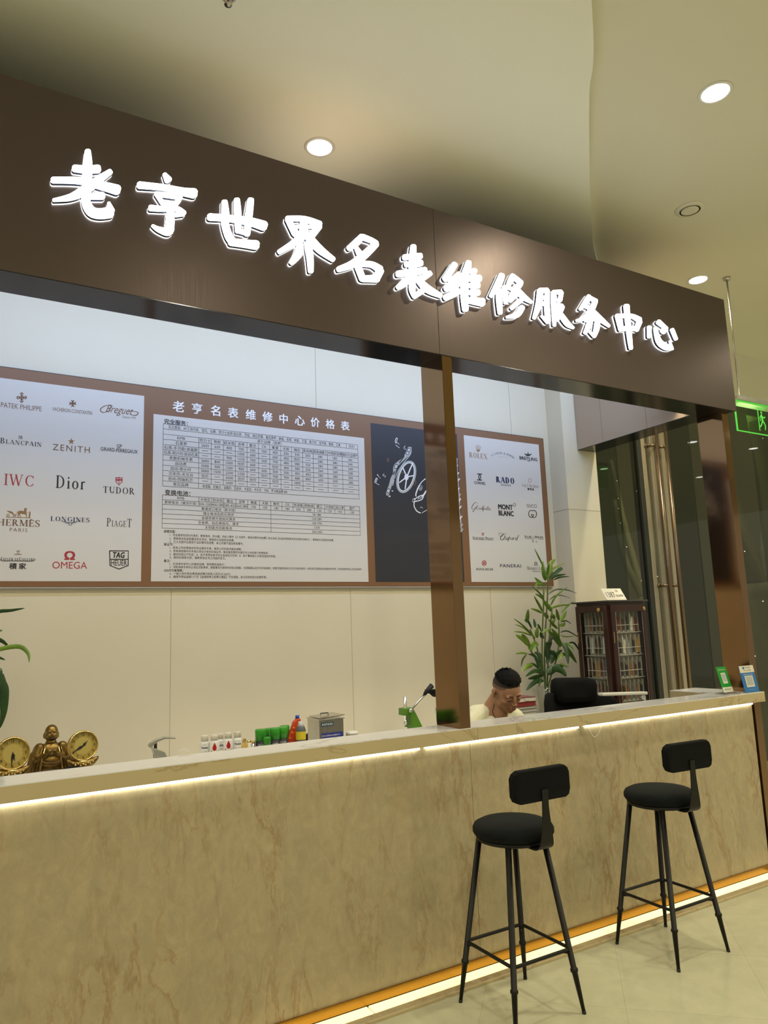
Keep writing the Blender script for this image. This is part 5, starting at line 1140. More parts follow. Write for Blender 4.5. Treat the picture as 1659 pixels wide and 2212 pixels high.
m_ = MB(INK); m_.prism([(Q(*q, y).x, Q(*q, y).z) for q in ((928, 1490), (975, 1488), (975, 1510), (945, 1506), (937, 1499), (926, 1498))][::-1], y - .03, y + .06, FAB); m_.build('head', t, .004)
m_ = MB(STEEL); m_.tube([Q(944, 1504, y), Q(945, 1530, y)], .006, 12, INK); m_.tube([Q(944, 1529, y), Q(944, 1541, y)], .013, 16, STEEL); m_.tube([Q(945, 1541, y), Q(946, 1560, y)], .009, 12, INK); m_.build('spindle', t)
m_ = MB(FAB); c = Q(972, 1540, y); m_.tube([(c.x, y, ZB_), (c.x, y, c.z + .15)], .025, 20, FAB); m_.box(c.x - .12, c.x + .07, y - .08, y + .08, ZB_, ZB_ + .02, FAB); m_.build('column', t)
# ================================================================== OUTSIDE: trees wrapped with lights
BARK = mottled('tree_bark', (0.10, 0.105, 0.06), (0.16, 0.165, 0.10), 4, .7, 0, (1, 1, .3), .4)
TWINK = mat('fairy_light', (1, 1, 1), .5, 0, (1, .9, .6), 4)
def tree(x, y, s, label):
    t = thing('wrapped_tree', label, 'tree', (x, y, 0))
    m_ = MB(BARK); m_.tube(crom([(x, y, 0), (x + .02, y, 1.2), (x - .02, y, 2.0)], 4), .19 * s, 18, BARK)
    br = [[(x - .02, y, 1.9), (x - .35, y + .1, 2.7), (x - .55, y, 3.6)], [(x, y, 1.9), (x + .35, y, 2.9), (x + .5, y + .2, 4.2)], [(x - .02, y, 1.9), (x + .02, y + .3, 3.1), (x - .1, y + .4, 4.4)]]
    for b in br: m_.tube(crom(b, 4), [.12 * s - .008 * i * s for i in range(len(crom(b, 4)))], 12, BARK)
    m_.build('trunk', t)
    rr = random.Random(int(x * 10)); m_ = MB(TWINK)
    for i in range(26):
        z = rr.uniform(.3, 2); a = rr.uniform(0, 2 * pi); m_.ell((x + .2 * s * cos(a), y + .2 * s * sin(a), z), .005, TWINK, None, 6, 4)
    for b in br:
        P = crom(b, 8)
        for i in range(5): q = P[rr.randrange(len(P))]; m_.ell((q[0] + rr.uniform(-.1, .1), q[1] - .1, q[2]), .005, TWINK, None, 6, 4)
    o = m_.build('fairy_lights', t); o['kind'] = 'stuff'
tree(8.15, 5.15, 1.0, 'light-wrapped tree trunk outside the glass at the right edge of the photo')
tree(9.9, 8.3, .6, 'light-wrapped tree outside, seen through the glass between the doors and the right post')
area('added_outdoor_fill', (8, 6.3, 5.4), (0, 0, 0), 5, 2, 170, (1.0, .95, .55))  # added fill that brightens the outside behind the glass, no known lamp
# ================================================================== WATCH STRAP CABINET
cx0, cy0, cw, cd, cz0, cz1 = 4.12, 3.80, .38, .32, 0.0, 1.757
t = thing('display_cabinet', 'dark mahogany display cabinet with two glass doors full of watch straps', 'cabinet', (cx0 + cw / 2, cy0 + cd / 2, 0))
cx1, cy1 = cx0 + cw, cy0 + cd
m_ = MB(MAHOG); m_.box(cx0 - .012, cx1 + .012, cy0 - .012, cy1 + .012, 0, .10, MAHOG); m_.box(cx0, cx1, cy0, cy1, .10, .62, MAHOG)
m_.box(cx0, cx1, cy0, cy1, .62, .64, MAHOG); m_.box(cx0, cx1, cy0, cy1, 1.735, cz1, MAHOG)
for x in (cx0, cx1 - .022):
    for y in (cy0, cy1 - .022): m_.box(x, x + .022, y, y + .022, .64, 1.735, MAHOG)
m_.box(cx1 - .012, cx1, cy0, cy1, .64, 1.735, MAHOG); m_.box(cx0, cx1, cy1 - .012, cy1, .64, 1.735, MAHOG); m_.build('case', t, .002)
m_ = MB(mat('cabinet_top', (.05, .045, .045), .25)); m_.box(cx0 - .025, cx1 + .025, cy0 - .025, cy1 + .025, cz1, cz1 + .012, None); m_.build('top_board', t, .002)
cab_top = cz1 + .012
# inner rack: back walls, four tiers, dividers
rk = MB(RACK); BX, BY = cx0 + .058, cy0 + .058          # the rack core stands behind both doors
rk.box(BX, cx1 - .02, BY, cy1 - .02, .66, 1.72, RACK)
tiers = [1.04, 1.205, 1.37, 1.535, 1.69]
for z in [.71, .875] + tiers[:-1]:
    rk.box(cx0 + .028, cx1 - .024, cy0 + .028, BY, z - .006, z, RACK); rk.box(cx0 + .028, BX, BY, cy1 - .024, z - .006, z, RACK)
nsl = 6
xs0, xs1 = cx0 + .055, cx1 - .045; ys0, ys1 = cy0 + .05, cy1 - .045
for ti, z in enumerate(tiers[:-1]):
    for k in range(nsl + 1):
        x = xs0 + (xs1 - xs0) * k / nsl; y = ys0 + (ys1 - ys0) * k / nsl
        rk.box(x - .0015, x + .0015, BY - .030, BY, z, z + .148, RACK); rk.box(BX - .030, BX, y - .0015, y + .0015, z, z + .148, RACK)
    rk.box(xs0, xs1, BY - .034, BY - .031, z + .050, z + .0535, IVO); rk.box(BX - .034, BX - .031, ys0, ys1, z + .050, z + .0535, IVO)
rk.build('strap_rack', t)
def cabdoor(axis):
    d = bpy.data.objects.new('door', None); COL.objects.link(d); d.parent = t
    P0 = Vector((cx0 + cw / 2, cy0, 1.19)) if axis == 'x' else Vector((cx0, cy0 + cd / 2, 1.19)); d.location = P0 - Vector(t['_o']); d['_o'] = tuple(P0)
    a0, a1 = (cx0 + .004, cx1 - .004) if axis == 'x' else (cy0 + .004, cy1 - .004)
    def B(m2, a, b, z0, z1, d0, d1, mt): m2.box(a, b, cy0 + d0, cy0 + d1, z0, z1, mt) if axis == 'x' else m2.box(cx0 + d0, cx0 + d1, a, b, z0, z1, mt)
    m2 = MB(MAHOG)
    for q in ((a0, a0 + .045, .64, 1.735), (a1 - .038, a1, .64, 1.735), (a0 + .045, a1 - .038, 1.685, 1.735), (a0 + .045, a1 - .038, .64, .69)): B(m2, *q, -.018, -.001, MAHOG)
    m2.build('door_frame', d, .003)
    m2 = MB(GLASS); B(m2, a0 + .045, a1 - .038, .69, 1.685, -.010, -.007, GLASS); m2.build('door_glass', d)
    m2 = MB(STEEL)
    for q in ((a0 + .045, a0 + .049, .69, 1.685), (a1 - .042, a1 - .038, .69, 1.685)): B(m2, *q, -.0145, -.011, STEEL)
    m2.build('glass_bead', d)
    m2 = MB(GOLDP); a = (a1 - .02) if axis == 'x' else (a0 + .075); z = 1.705
    p = Vector((a, cy0 - .022, z)) if axis == 'x' else Vector((cx0 - .022, a, z)); q = p + (Vector((0, .006, 0)) if axis == 'x' else Vector((.006, 0, 0)))
    m2.tube([p, q], .013, 18, GOLDP); m2.tube([p - (q - p) * .2, p], .004, 8, INK); m2.build('lock', d)
    ah = (a0 + .010) if axis == 'x' else (a1 - .012)
    for z in (1.50, 1.03, .80):
        m2 = MB(GOLDP); B(m2, ah - .002, ah + .003, z - .04, z + .04, -.021, -.018, GOLDP); m2.build('hinge', d)
cabdoor('x'); cabdoor('y')
# straps
SCOL = {'black': (.02, .02, .022), 'dark brown': (.07, .025, .012), 'tan brown': (.24, .10, .03), 'reddish brown': (.16, .03, .015), 'white': (.65, .63, .58), 'steel grey': (.30, .31, .32), 'blue grey': (.10, .14, .20), 'amber': (.45, .24, .05)}
SM = {k: mat('strap_' + k.replace(' ', '_'), v, .45) for k, v in SCOL.items()}
GRID = {('left', 3): ['', 'tan brown', 'black', 'dark brown', 'reddish brown', 'black'], ('left', 2): ['black', 'white', 'dark brown', 'black', 'white', 'white'], ('left', 1): ['dark brown', 'dark brown', 'amber', 'reddish brown', 'blue grey', 'reddish brown'], ('left', 0): ['black', 'black', 'reddish brown', 'dark brown', 'dark brown', 'tan brown'],
        ('right', 3): ['dark brown', 'reddish brown', 'dark brown', 'black', 'white', 'reddish brown'], ('right', 2): ['amber', 'black', 'white', 'steel grey', 'black', 'amber'], ('right', 1): ['reddish brown', 'black', 'black', 'tan brown', 'dark brown', 'black'], ('right', 0): ['tan brown', 'dark brown', 'tan brown', 'blue grey', 'tan brown', 'black']}
ROWN = {3: 'top', 2: 'second', 1: 'third', 0: 'bottom'}; ORD = ['first', 'second', 'third', 'fourth', 'fifth', 'sixth']
rr = random.Random(3)
def strap_mesh(cn):
    m2 = MB(SM[cn]); w = .0132
    for dy, H, tl in ((0, .130, -.004), (-.006, .105, .006)):
        n_ = 9; vs = []; fs = []
        for i in range(n_ + 1):
            u = i / n_; ww = w * (1 if u < .72 else max(.12, 1 - ((u - .72) / .28) ** 1.6)); x = tl * u * u * 2; z = u * H
            for sx_, d in ((-1, 0), (1, 0), (1, .0035), (-1, .0035)): vs.append((x + sx_ * ww, dy + d + .004 * sin(u * 3), z))
        for i in range(n_):
            for k in range(4): a = i * 4 + k; b = i * 4 + (k + 1) % 4; fs.append((a, b, b + 4, a + 4))
        fs += [(0, 3, 2, 1), (n_ * 4, n_ * 4 + 1, n_ * 4 + 2, n_ * 4 + 3)]; m2.add(vs, fs, SM[cn])
    return m2
smesh = {}
for (side, row), cs in GRID.items():
    for k, cn in enumerate(cs):
        if not cn: continue
        if cn not in smesh:
            o = strap_mesh(cn).build('watch_strap'); b = MB(STEEL); b.box(-.011, .011, -.008, -.004, .002, .012, STEEL); bk = b.build('buckle', o); smesh[cn] = o; new = o
        else:
            new = smesh[cn].copy(); COL.objects.link(new); bk = smesh[cn].children[0].copy(); bk.parent = new; COL.objects.link(bk)
        z = tiers[row]
        if side == 'right': new.location = (xs0 + (xs1 - xs0) * (k + .5) / nsl, BY - .020, z); rz = 0
        else: new.location = (BX - .020, ys1 - (ys1 - ys0) * (k + .5) / nsl, z); rz = -pi / 2
        new.rotation_euler = (rr.uniform(-.012, .0), rr.uniform(-.025, .025), rz); new.scale = (1, 1, rr.uniform(.88, 1.08))
        tag(new, '%s watch strap, %s in the %s row behind the %s cabinet door' % (cn, ORD[k], ROWN[row], side), 'watch strap', 'watch straps in the display cabinet')
# number card on the cabinet
xa, xb = 4.175, 4.385; yk = cy0 + .06
t = thing('number_card', 'white card with a handwritten phone number leaning on top of the display cabinet', 'card', ((xa + xb) / 2, yk, cab_top))
Mc = Matrix.Rotation(radians(-32), 3, 'X'); oc = Vector(((xa + xb) / 2, yk, cab_top + .001)); wv = xb - xa
FC = lambda x, z, d=0: oc + Mc @ Vector((x, -d, z))
m_ = MB(IVO); q = [FC(x, z, d) for d in (0, .006) for x, z in ((-wv / 2, 0), (wv / 2, 0), (wv / 2, .105), (-wv / 2, .105))]; m_.add(q, [(0, 3, 2, 1)[::-1], (4, 5, 6, 7), (0, 1, 5, 4), (1, 2, 6, 5), (2, 3, 7, 6), (3, 0, 4, 7)], IVO); m_.build('card', t, .001)
m_ = MB(INK)
text(m_, '1387', -.038, .048, 0, INK, h=.046, w=.09, fn=lambda a, b: FC(a, b, .0066)); text(m_, '0234709', .052, .038, 0, INK, h=.020, w=.072, bold=.01, fn=lambda a, b: FC(a, b, .0066)); text(m_, '电话', .045, .082, 0, INK, h=.020, w=.026, fn=lambda a, b: FC(a, b, .0066)); m_.build('handwriting', t)
# ================================================================== PLANTS
def leafribbon(mb, pts, w, mt, twist=0.0):
    """pts 3-D polyline base->tip; w max half width"""
    P = [Vector(p) for p in crom([tuple(p) for p in pts], 4)]; n = len(P); vs = []; fs = []
    for i, p in enumerate(P):
        d = (P[min(i + 1, n - 1)] - P[max(i - 1, 0)]).normalized(); u = i / (n - 1)
        vw = (p - EYE).normalized(); sd = d.cross(vw).normalized()
        sd = (Matrix.Rotation(twist, 3, d) @ sd)
        nm = sd.cross(d).normalized()
        ww = w * (sin(pi * min(1, u ** .8 * .97 + .03)) ** .75) * (1 if u < .98 else .1)
        vs += [p + sd * ww + nm * ww * .35, p - nm * ww * .12, p - sd * ww + nm * ww * .35]
    for i in range(n - 1):
        a = i * 3; fs += [(a, a + 1, a + 4, a + 3), (a + 1, a + 2, a + 5, a + 4)]
    mb.add(vs, fs, mt, True)
def leaves(mbl, mbd, data, y0, ox, oz, sc_, seed=1, spread=.14):
    r2 = random.Random(seed)
    for e in data:
        pts = e[:-2]; w, dark = e[-2], e[-1]; dy = r2.uniform(-spread, spread * .6); n = len(pts)
        P3 = [yp(ox + a / sc_, oz + b / sc_, y0 + dy * i / (n - 1)) for i, (a, b) in enumerate(pts)]
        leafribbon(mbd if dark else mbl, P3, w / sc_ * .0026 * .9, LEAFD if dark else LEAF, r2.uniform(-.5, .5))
PL = [ [(500,300),(440,180),(365,30),20,0], [(520,400),(490,320),(490,210),42,0], [(530,500),(500,400),(480,280),45,0], [(540,480),(600,260),(675,190),55,0], [(545,420),(560,330),(580,240),30,0], [(560,440),(620,340),(815,235),28,0], [(580,480),(650,400),(750,320),(770,350),50,1],
  [(590,480),(680,430),(830,405),30,1], [(640,490),(740,450),(880,438),20,1], [(510,580),(430,520),(365,450),44,0], [(500,560),(400,540),(385,630),26,0], [(500,740),(420,660),(330,575),20,1], [(510,780),(440,720),(375,690),26,0], [(480,950),(430,850),(355,715),30,0], [(480,970),(400,930),(310,900),26,0],
  [(560,700),(680,625),(850,635),(990,690),16,1], [(600,860),(680,720),(850,585),22,0], [(580,780),(700,705),(905,755),14,1], [(600,900),(720,860),(880,845),26,0], [(620,950),(550,860),(480,770),50,0], [(750,960),(830,880),(940,785),26,0], [(720,1080),(700,1000),(680,900),36,0], [(740,1080),(790,1010),(830,930),44,0],
  [(730,1150),(790,1130),(800,1085),40,0], [(740,1100),(820,1080),(905,1130),14,1], [(250,1110),(265,1020),(275,910),42,0], [(380,1180),(370,1110),(355,1045),34,1], [(330,1200),(270,1080),(215,1075),24,1], [(380,1330),(200,1150),(60,1045),18,0], [(380,1340),(220,1190),(80,1130),18,0], [(340,1300),(200,1250),(60,1235),18,0],
  [(290,1440),(220,1360),(90,1280),54,0], [(300,1470),(240,1350),(180,1270),50,0], [(410,1330),(400,1250),(420,1160),44,0], [(440,1290),(540,1210),(610,1185),30,0], [(745,1460),(680,1350),(560,1220),70,0], [(730,1380),(690,1290),(610,1190),46,0], [(770,1400),(880,1550),(980,1700),50,0], [(770,1400),(830,1480),(855,1720),60,1],
  [(740,1250),(860,1235),(1100,1385),16,1], [(850,1410),(950,1410),(1080,1640),20,1], [(740,1290),(830,1310),(950,1300),14,0], [(300,1520),(360,1430),(330,1520),60,0], [(330,1400),(400,1420),(320,1500),44,0], [(270,1560),(190,1545),(85,1560),22,0], [(250,1570),(200,1640),(170,1750),22,0], [(470,1800),(380,1600),(270,1560),34,1], [(440,1780),(420,1680),(340,1540),44,1],
  [(480,1820),(330,1700),(200,1800),26,1], [(350,1720),(260,1740),(190,1815),50,0], [(510,1860),(380,1800),(230,1890),46,1], [(500,1870),(380,1900),(270,1920),44,1], [(500,1950),(380,1960),(240,2095),52,1], [(540,1840),(640,1760),(760,1800),(830,1890),80,1], [(560,1860),(680,1760),(790,1740),70,1], [(540,1700),(620,1540),(700,1620),60,1], [(520,1600),(560,1450),(620,1380),60,1],
  [(560,1650),(560,1500),(540,1380),60,1], [(600,1700),(700,1560),(770,1500),46,1], [(480,1700),(430,1560),(360,1540),50,1], [(520,1560),(620,1540),(680,1560),50,1], [(700,1650),(780,1560),(850,1600),40,0], [(560,1400),(600,1340),(650,1300),46,1], [(600,1420),(570,1470),(590,1550),40,0], [(480,1900),(440,1980),(430,2040),20,1], [(620,1840),(640,1780),(700,1740),60,1],
  [(730,1690),(800,1730),(870,1745),20,0], [(560,1050),(530,1000),(520,960),46,0], [(600,1000),(640,1020),(660,1060),50,0], [(820,1390),(900,1450),(940,1510),26,0], [(500,1340),(470,1300),(455,1240),40,1], [(700,1200),(640,1140),(560,1050),30,0], [(470,1240),(430,1150),(400,1130),22,1], [(620,1160),(640,1080),(680,1050),34,0] ]
pc = yp(1180, 1480, 4.18)
t = thing('tall_plant', 'tall leafy green plant in a glass vase in the corner beside the cream column', 'plant', (pc.x, 4.18, ZB_))
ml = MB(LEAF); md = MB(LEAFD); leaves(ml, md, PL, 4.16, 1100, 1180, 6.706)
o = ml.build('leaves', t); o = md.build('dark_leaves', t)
m_ = MB(STEM)
for pts in ([(560,470),(555,700),(545,900),(520,1300),(510,1700),(535,2100)], [(500,600),(495,900),(480,1250),(480,1700),(525,2100)], [(620,950),(600,1100),(570,1500),(555,1900),(548,2120)], [(715,1080),(720,1400),(680,1650),(600,1900),(556,2120)], [(300,1200),(380,1400),(460,1700),(520,1950),(538,2120)], [(280,1470),(340,1560),(450,1700),(510,1880),(530,2110)]):
    P = [yp(1100 + a / 6.706, 1180 + b / 6.706, 4.17 + .02 * i) for i, (a, b) in enumerate(pts)]; P.append(Vector((pc.x + random.uniform(-.02, .02), 4.2, ZB_ + .01)))
    m_.tube(crom([tuple(q) for q in P], 3), .0055, 8, STEM)
m_.build('stems', t)
m_ = MB(ACRYL); m_.lathe([(.0001, 0), (.055, 0), (.05, .10), (.06, .26), (.057, .26), (.047, .10), (.050, .01), (.0001, .01)], (pc.x, 4.2, ZB_), 32, ACRYL); m_.build('glass_vase', t)
# plant just outside the left edge, its leaf tips reaching in
c = yp(-60, 1560, 4.2); t = thing('tall_plant', 'plant at the left edge with only leaf tips reaching into view', 'plant', (c.x, 4.2, ZB_))
ml = MB(LEAF); md = MB(LEAFD)
PL2 = [ [(-250,430),(-60,260),(100,232),(215,212),16,1], [(-200,480),(-60,420),(25,402),20,0], [(-200,640),(-100,520),(0,488),(85,555),24,1], [(-160,640),(0,562),(165,540),(240,600),(248,680),20,0], [(-160,600),(-40,625),(48,655),14,1], [(-100,1300),(-30,800),(15,860),(40,930),(35,1100),(0,1240),48,1], [(-120,1000),(-60,800),(-5,740),(12,830),30,1], [(-260,900),(-160,500),(-120,200),40,0], [(-260,900),(-350,600),(-420,500),40,0] ]
leaves(ml, md, PL2, 4.15, 0, 1260, 3.95, 5, .05)
ml.build('leaves', t); md.build('dark_leaves', t)
m_ = MB(STEM); m_.tube([(c.x, 4.2, ZB_ + .01), (c.x - .02, 4.19, 1.4), tuple(yp(-50, 1400, 4.17))], .006, 8, STEM); m_.tube([(c.x + .01, 4.2, ZB_ + .01), tuple(yp(-45, 1480, 4.17)), tuple(yp(-62, 1380, 4.17))], .006, 8, STEM); m_.build('stems', t)
m_ = MB(ACRYL); m_.lathe([(.0001, 0), (.055, 0), (.05, .10), (.06, .20), (.057, .20), (.047, .10), (.050, .01), (.0001, .01)], (c.x, 4.2, ZB_), 32, ACRYL); m_.build('glass_vase', t)
# ================================================================== MAGAZINES, LAMP, CHAIR
cols_ = [(.45, .44, .42), (.12, .10, .11), (.50, .48, .45), (.08, .10, .18), (.40, .38, .36), (.30, .31, .33), (.55, .53, .50), (.10, .09, .09), (.30, .05, .05), (.22, .05, .05)]
NAMES = ['grey', 'black', 'pale grey', 'navy', 'light grey', 'mid grey', 'white', 'dark', 'red', 'dark red']
zz = ZB_; xa, xb = yp(1122, 1530, 3.97).x, yp(1156, 1525, 3.97).x + .02
rr = random.Random(9); hs = [.022, .016, .02, .018, .024, .02, .022, .016, .03, .03]
for i, (c_, nm) in enumerate(zip(cols_, NAMES)):
    mm = mat('cover_%d' % i, c_, .35); dx = rr.uniform(-.012, .012); m_ = MB(mm); h = hs[i]
    m_.box(xa + dx, xb + dx, 3.98, 4.16, zz, zz + .0015, mm); m_.box(xa + dx, xb + dx, 3.98, 4.16, zz + h - .0015, zz + h, mm); m_.box(xa + dx, xb + dx, 4.158, 4.16, zz, zz + h, mm)
    m_.box(xa + dx + .003, xb + dx - .003, 3.983, 4.158, zz + .0015, zz + h - .0015, IVO if i % 2 else mm)
    o = m_.build('booklet', None, at=((xa + xb) / 2 + dx, 4.07, zz))
    if i == 9: m_ = MB(IVO); m_.box(xa + dx + .06, xa + dx + .10, 3.9785, 3.9795, zz + .006, zz + h - .006, IVO); m_.build('spine_label', o)
    tag(o, '%s booklet, %s in the stack beside the black chair' % (nm, ('lowest' if i == 0 else 'topmost' if i == 9 else ORD[i] + ' from the bottom' if i < 6 else {6: 'fourth from the top', 7: 'third from the top', 8: 'second from the top'}[i])), 'booklet', 'stacked booklets')
    zz += h
# desk lamp: flat white bar on a jointed arm clamped to the inner ledge
yl = 3.42; a = yp(1297, 1500, yl); b = yp(1394, 1497, yl)
t = thing('desk_lamp', 'switched-off white bar-shaped desk lamp head in front of the display cabinet', 'desk lamp', (b.x + .02, 3.35, .79))
m_ = MB(WHITE); m_.rbox(((a.x + b.x) / 2, yl, (a.z + b.z) / 2), ((b - a).length, .045, .020), Matrix.Rotation(-atan2(b.z - a.z, b.x - a.x), 3, 'Y'), WHITE); m_.build('lamp_head', t, .005)
m_ = MB(WHITE); j = Vector((b.x - .035, yl, b.z - .022)); m_.tube([j + Vector((0, -.015, 0)), j + Vector((0, .015, 0))], .018, 18, WHITE); m_.tube([j, j + Vector((.035, 0, -.04)), (b.x + .02, 3.40, .95), (b.x - .15, 3.36, .90)], .009, 12, WHITE)
m_.tube([(b.x - .15, 3.36, .90), (b.x - .15, 3.36, .80)], .009, 12, WHITE); m_.build('arm', t)
m_ = MB(INKG); m_.tube([j + Vector((0, -.017, 0)), j + Vector((0, -.013, 0))], .006, 10, INKG); m_.build('joint_screw', t)
m_ = MB(WHITE); m_.tube([(b.x - .15, 3.36, .0), (b.x - .15, 3.36, .81)], .015, 14, WHITE); m_.tube([(b.x - .15, 3.36, 0), (b.x - .15, 3.36, .02)], .08, 24, WHITE); m_.build('stand', t)
# office chair seen from behind
yc_ = 3.66
t = thing('office_chair', 'black office chair with a padded headrest standing between the man and the cabinet', 'chair', (yp(1235, 1500, yc_).x, yc_, 0)); kx = t.location.x
def slabcurve(m2, outline, y, bow, th, mt):
    pts = [Pp(q, y) for q in outline]; xs = [p[0] for p in pts]; mx = (min(xs) + max(xs)) / 2; n = len(pts)
    cz_ = sum(p[1] for p in pts) / n
    vs = [(mx, y + th * -.5, cz_)]; 
    rings = []
    for s_, d in ((.55, -th * .5), (.92, -th * .42), (1, -th * .15), (1, th * .15), (.92, th * .42), (.55, th * .5)):
        rings.append(len(vs)); vs += [(mx + (x - mx) * s_, y + d - bow * ((x - mx) * s_ / .2) ** 2, cz_ + (z - cz_) * s_) for x, z in pts]
    fs = [(0, rings[0] + i, rings[0] + (i + 1) % n) for i in range(n)]
    for r0, r1 in zip(rings[:-1], rings[1:]): fs += [(r0 + i, r1 + i, r1 + (i + 1) % n, r0 + (i + 1) % n) for i in range(n)]
    fs.append(tuple(rings[-1] + i for i in range(n))[::-1]); m2.add(vs, fs, mt, True)
m_ = MB(FAB); slabcurve(m_, [(1189, 1512), (1188, 1480), (1191, 1468), (1200, 1464), (1262, 1463), (1274, 1467), (1279, 1478), (1279, 1508), (1272, 1516), (1198, 1519)], yc_, .03, .09, FAB); m_.build('headrest', t)
m_ = MB(FAB); slabcurve(m_, [(1157, 1600), (1155, 1515), (1160, 1500), (1172, 1495), (1230, 1500), (1296, 1500), (1310, 1508), (1314, 1522), (1308, 1600), (1290, 1640), (1180, 1645)], yc_ + .02, .035, .04, FAB); m_.build('backrest', t)
m_ = MB(INK); m_.tube([(kx, yc_ + .01, 1.22), (kx, yc_ + .06, 1.0), (kx, yc_ + .04, .55)], .02, 12, INK); m_.build('spine', t)
m_ = MB(FAB); m_.box(kx - .24, kx + .24, yc_ - .02 - .44, yc_ + .02, .44, .52, FAB); m_.build('seat', t, .02, 3) if False else None
m_ = MB(FAB); m_.box(kx - .24, kx + .24, yc_ - .10, yc_ + .10, .44, .51, FAB); m_.box(kx - .24, kx + .24, yc_ - .38, yc_ - .10, .44, .51, FAB); m_.build('seat', t, .02, 3)
m_ = MB(INK); m_.tube([(kx, yc_ - .1, .45), (kx, yc_ - .1, .08)], .025, 14, INK); m_.build('column', t)
for i in range(5):
    a = 2 * pi * i / 5 + .3; m_ = MB(INK); m_.tube([(kx, yc_ - .1, .10), (kx + .28 * cos(a), yc_ - .1 + .28 * sin(a), .07)], [.022, .014], 10, INK); m_.tube([(kx + .28 * cos(a) - .012, yc_ - .1 + .28 * sin(a), .027), (kx + .28 * cos(a) + .012, yc_ - .1 + .28 * sin(a), .027)], .027, 14, INK); m_.build('castor_leg', t)
# ================================================================== THE MAN
HY = 3.52; hc = yp(1094, 1494, HY)      # head centre
t = thing('person', 'person with short black spiky hair and cream T-shirt bending over work behind the counter', 'person', (hc.x - .02, HY + .14, 0.45))
# head frame: turned a little to his left, bowed
YAW = radians(-6); PIT = radians(31)
HM = Matrix.Rotation(YAW, 3, 'Z') @ Matrix.Rotation(PIT, 3, 'X') @ Matrix.Rotation(radians(-6), 3, 'Y')
def hp(x, y, z): return hc + HM @ Vector((x, y, z))
bm_ = MB(SKIN)
def he(x, y, z, a, b, c, rx=0, rz=0, n=20, k=12): bm_.ell(hp(x, y, z), (a, b, c), SKIN, HM @ Matrix.Rotation(radians(rx), 3, 'X') @ Matrix.Rotation(radians(rz), 3, 'Z'), n, k)
# head-local axes: x = his left, -y = forward, z = up
he(0, .012, .030, .076, .094, .083); he(0, -.030, .025, .066, .060, .070); he(0, -.040, -.020, .060, .050, .060); he(0, -.035, -.060, .050, .048, .045); he(0, -.062, -.088, .026, .022, .020)
he(0, .02, -.02, .066, .075, .06)
for s_ in (-1, 1):
    he(s_ * .040, -.055, -.020, .024, .026, .024); he(s_ * .052, -.015, -.055, .016, .035, .028, 20); he(s_ * .030, -.082, .026, .026, .012, .008)
    he(s_ * .030, -.083, .004, .014, .009, .008); he(s_ * .010, -.100, -.026, .009, .009, .008)
    he(s_ * .080, .014, -.002, .009, .018, .031, 10, s_ * 28); he(s_ * .081, .006, -.024, .008, .011, .013); he(s_ * .085, .022, .008, .006, .008, .018, 10, s_ * 28)
he(0, -.096, .000, .009, .012, .024, -14); he(0, -.106, -.022, .012, .012, .011); he(0, -.090, -.045, .020, .012, .006); he(0, -.095, -.055, .023, .010, .0065); he(0, -.092, -.066, .020, .010, .007); he(0, -.075, .012, .016, .02, .02)
# neck and shoulders
sh = Vector((hc.x - .015, HY + .125, 1.058))
nk = hp(0, .045, -.055); bm_.cap(nk, sh + Vector((0, -.01, .055)), .056, .064, SKIN); bm_.cap(hp(0, .01, -.05), sh + Vector((0, -.06, .02)), .045, .05, SKIN)
for s_ in (-1, 1):
    bm_.cap(sh + Vector((s_ * .02, 0, .03)), sh + Vector((s_ * .165, .0, -.02)), .055, .055, SKIN)
    el = sh + Vector((s_ * .24, -.06, -.24)); wr = Vector((sh.x + s_ * .08, HY - .16, .83)); hd_ = Vector((sh.x + s_ * .035, HY - .215, .825))
    bm_.cap(sh + Vector((s_ * .175, 0, -.03)), el, .050, .040, SKIN); bm_.cap(el, wr, .039, .026, SKIN)
    bm_.ell((wr + hd_) / 2, (.038, .046, .016), SKIN, Matrix.Rotation(s_ * .5, 3, 'Z'))
    for f in range(4):
        b0 = hd_ + Vector((s_ * (-.012 + f * .017), -.004 + abs(f - 1.5) * .005, .004)); L_ = (.032, .037, .035, .028)[f]
        b1 = b0 + Vector((-s_ * .006, -L_, .004)); b2 = b1 + Vector((-s_ * .008, -L_ * .55, -.014)); b3 = b2 + Vector((-s_ * .004, -L_ * .2, -.016))
        bm_.cap(b0, b1, .0092, .0085, SKIN, 8); bm_.cap(b1, b2, .0085, .0078, SKIN, 8); bm_.cap(b2, b3, .0078, .007, SKIN, 8)
    a0 = wr + Vector((-s_ * .022, -.02, 0)); a1 = a0 + Vector((-s_ * .022, -.024, .004)); a2 = a1 + Vector((-s_ * .006, -.026, -.006)); bm_.cap(a0, a1, .012, .010, SKIN, 8); bm_.cap(a1, a2, .010, .008, SKIN, 8)
bm_.ell(sh + Vector((0, .01, -.10)), (.165, .10, .13), SKIN); bm_.ell(sh + Vector((0, .04, -.28)), (.15, .11, .17), SKIN); bm_.ell(sh + Vector((0, .08, -.46)), (.165, .125, .12), SKIN)
for s_ in (-1, 1):
    hip = Vector((sh.x + s_ * .09, HY + .24, .55)); kn = Vector((sh.x + s_ * .14, HY - .16, .53)); an = Vector((sh.x + s_ * .14, HY - .12, .10))
    bm_.cap(hip, kn, .085, .058, SKIN); bm_.cap(kn, an, .055, .038, SKIN); bm_.cap(an + Vector((0, .02, -.04)), an + Vector((0, -.14, -.062)), .036, .03, SKIN)
body = bm_.build('body', t); r_ = body.modifiers.new('r', 'REMESH'); r_.mode = 'VOXEL'; r_.voxel_size = .0042; r_.use_smooth_shade = True
s_m = body.modifiers.new('s', 'SMOOTH'); s_m.iterations = 4; s_m.factor = .5
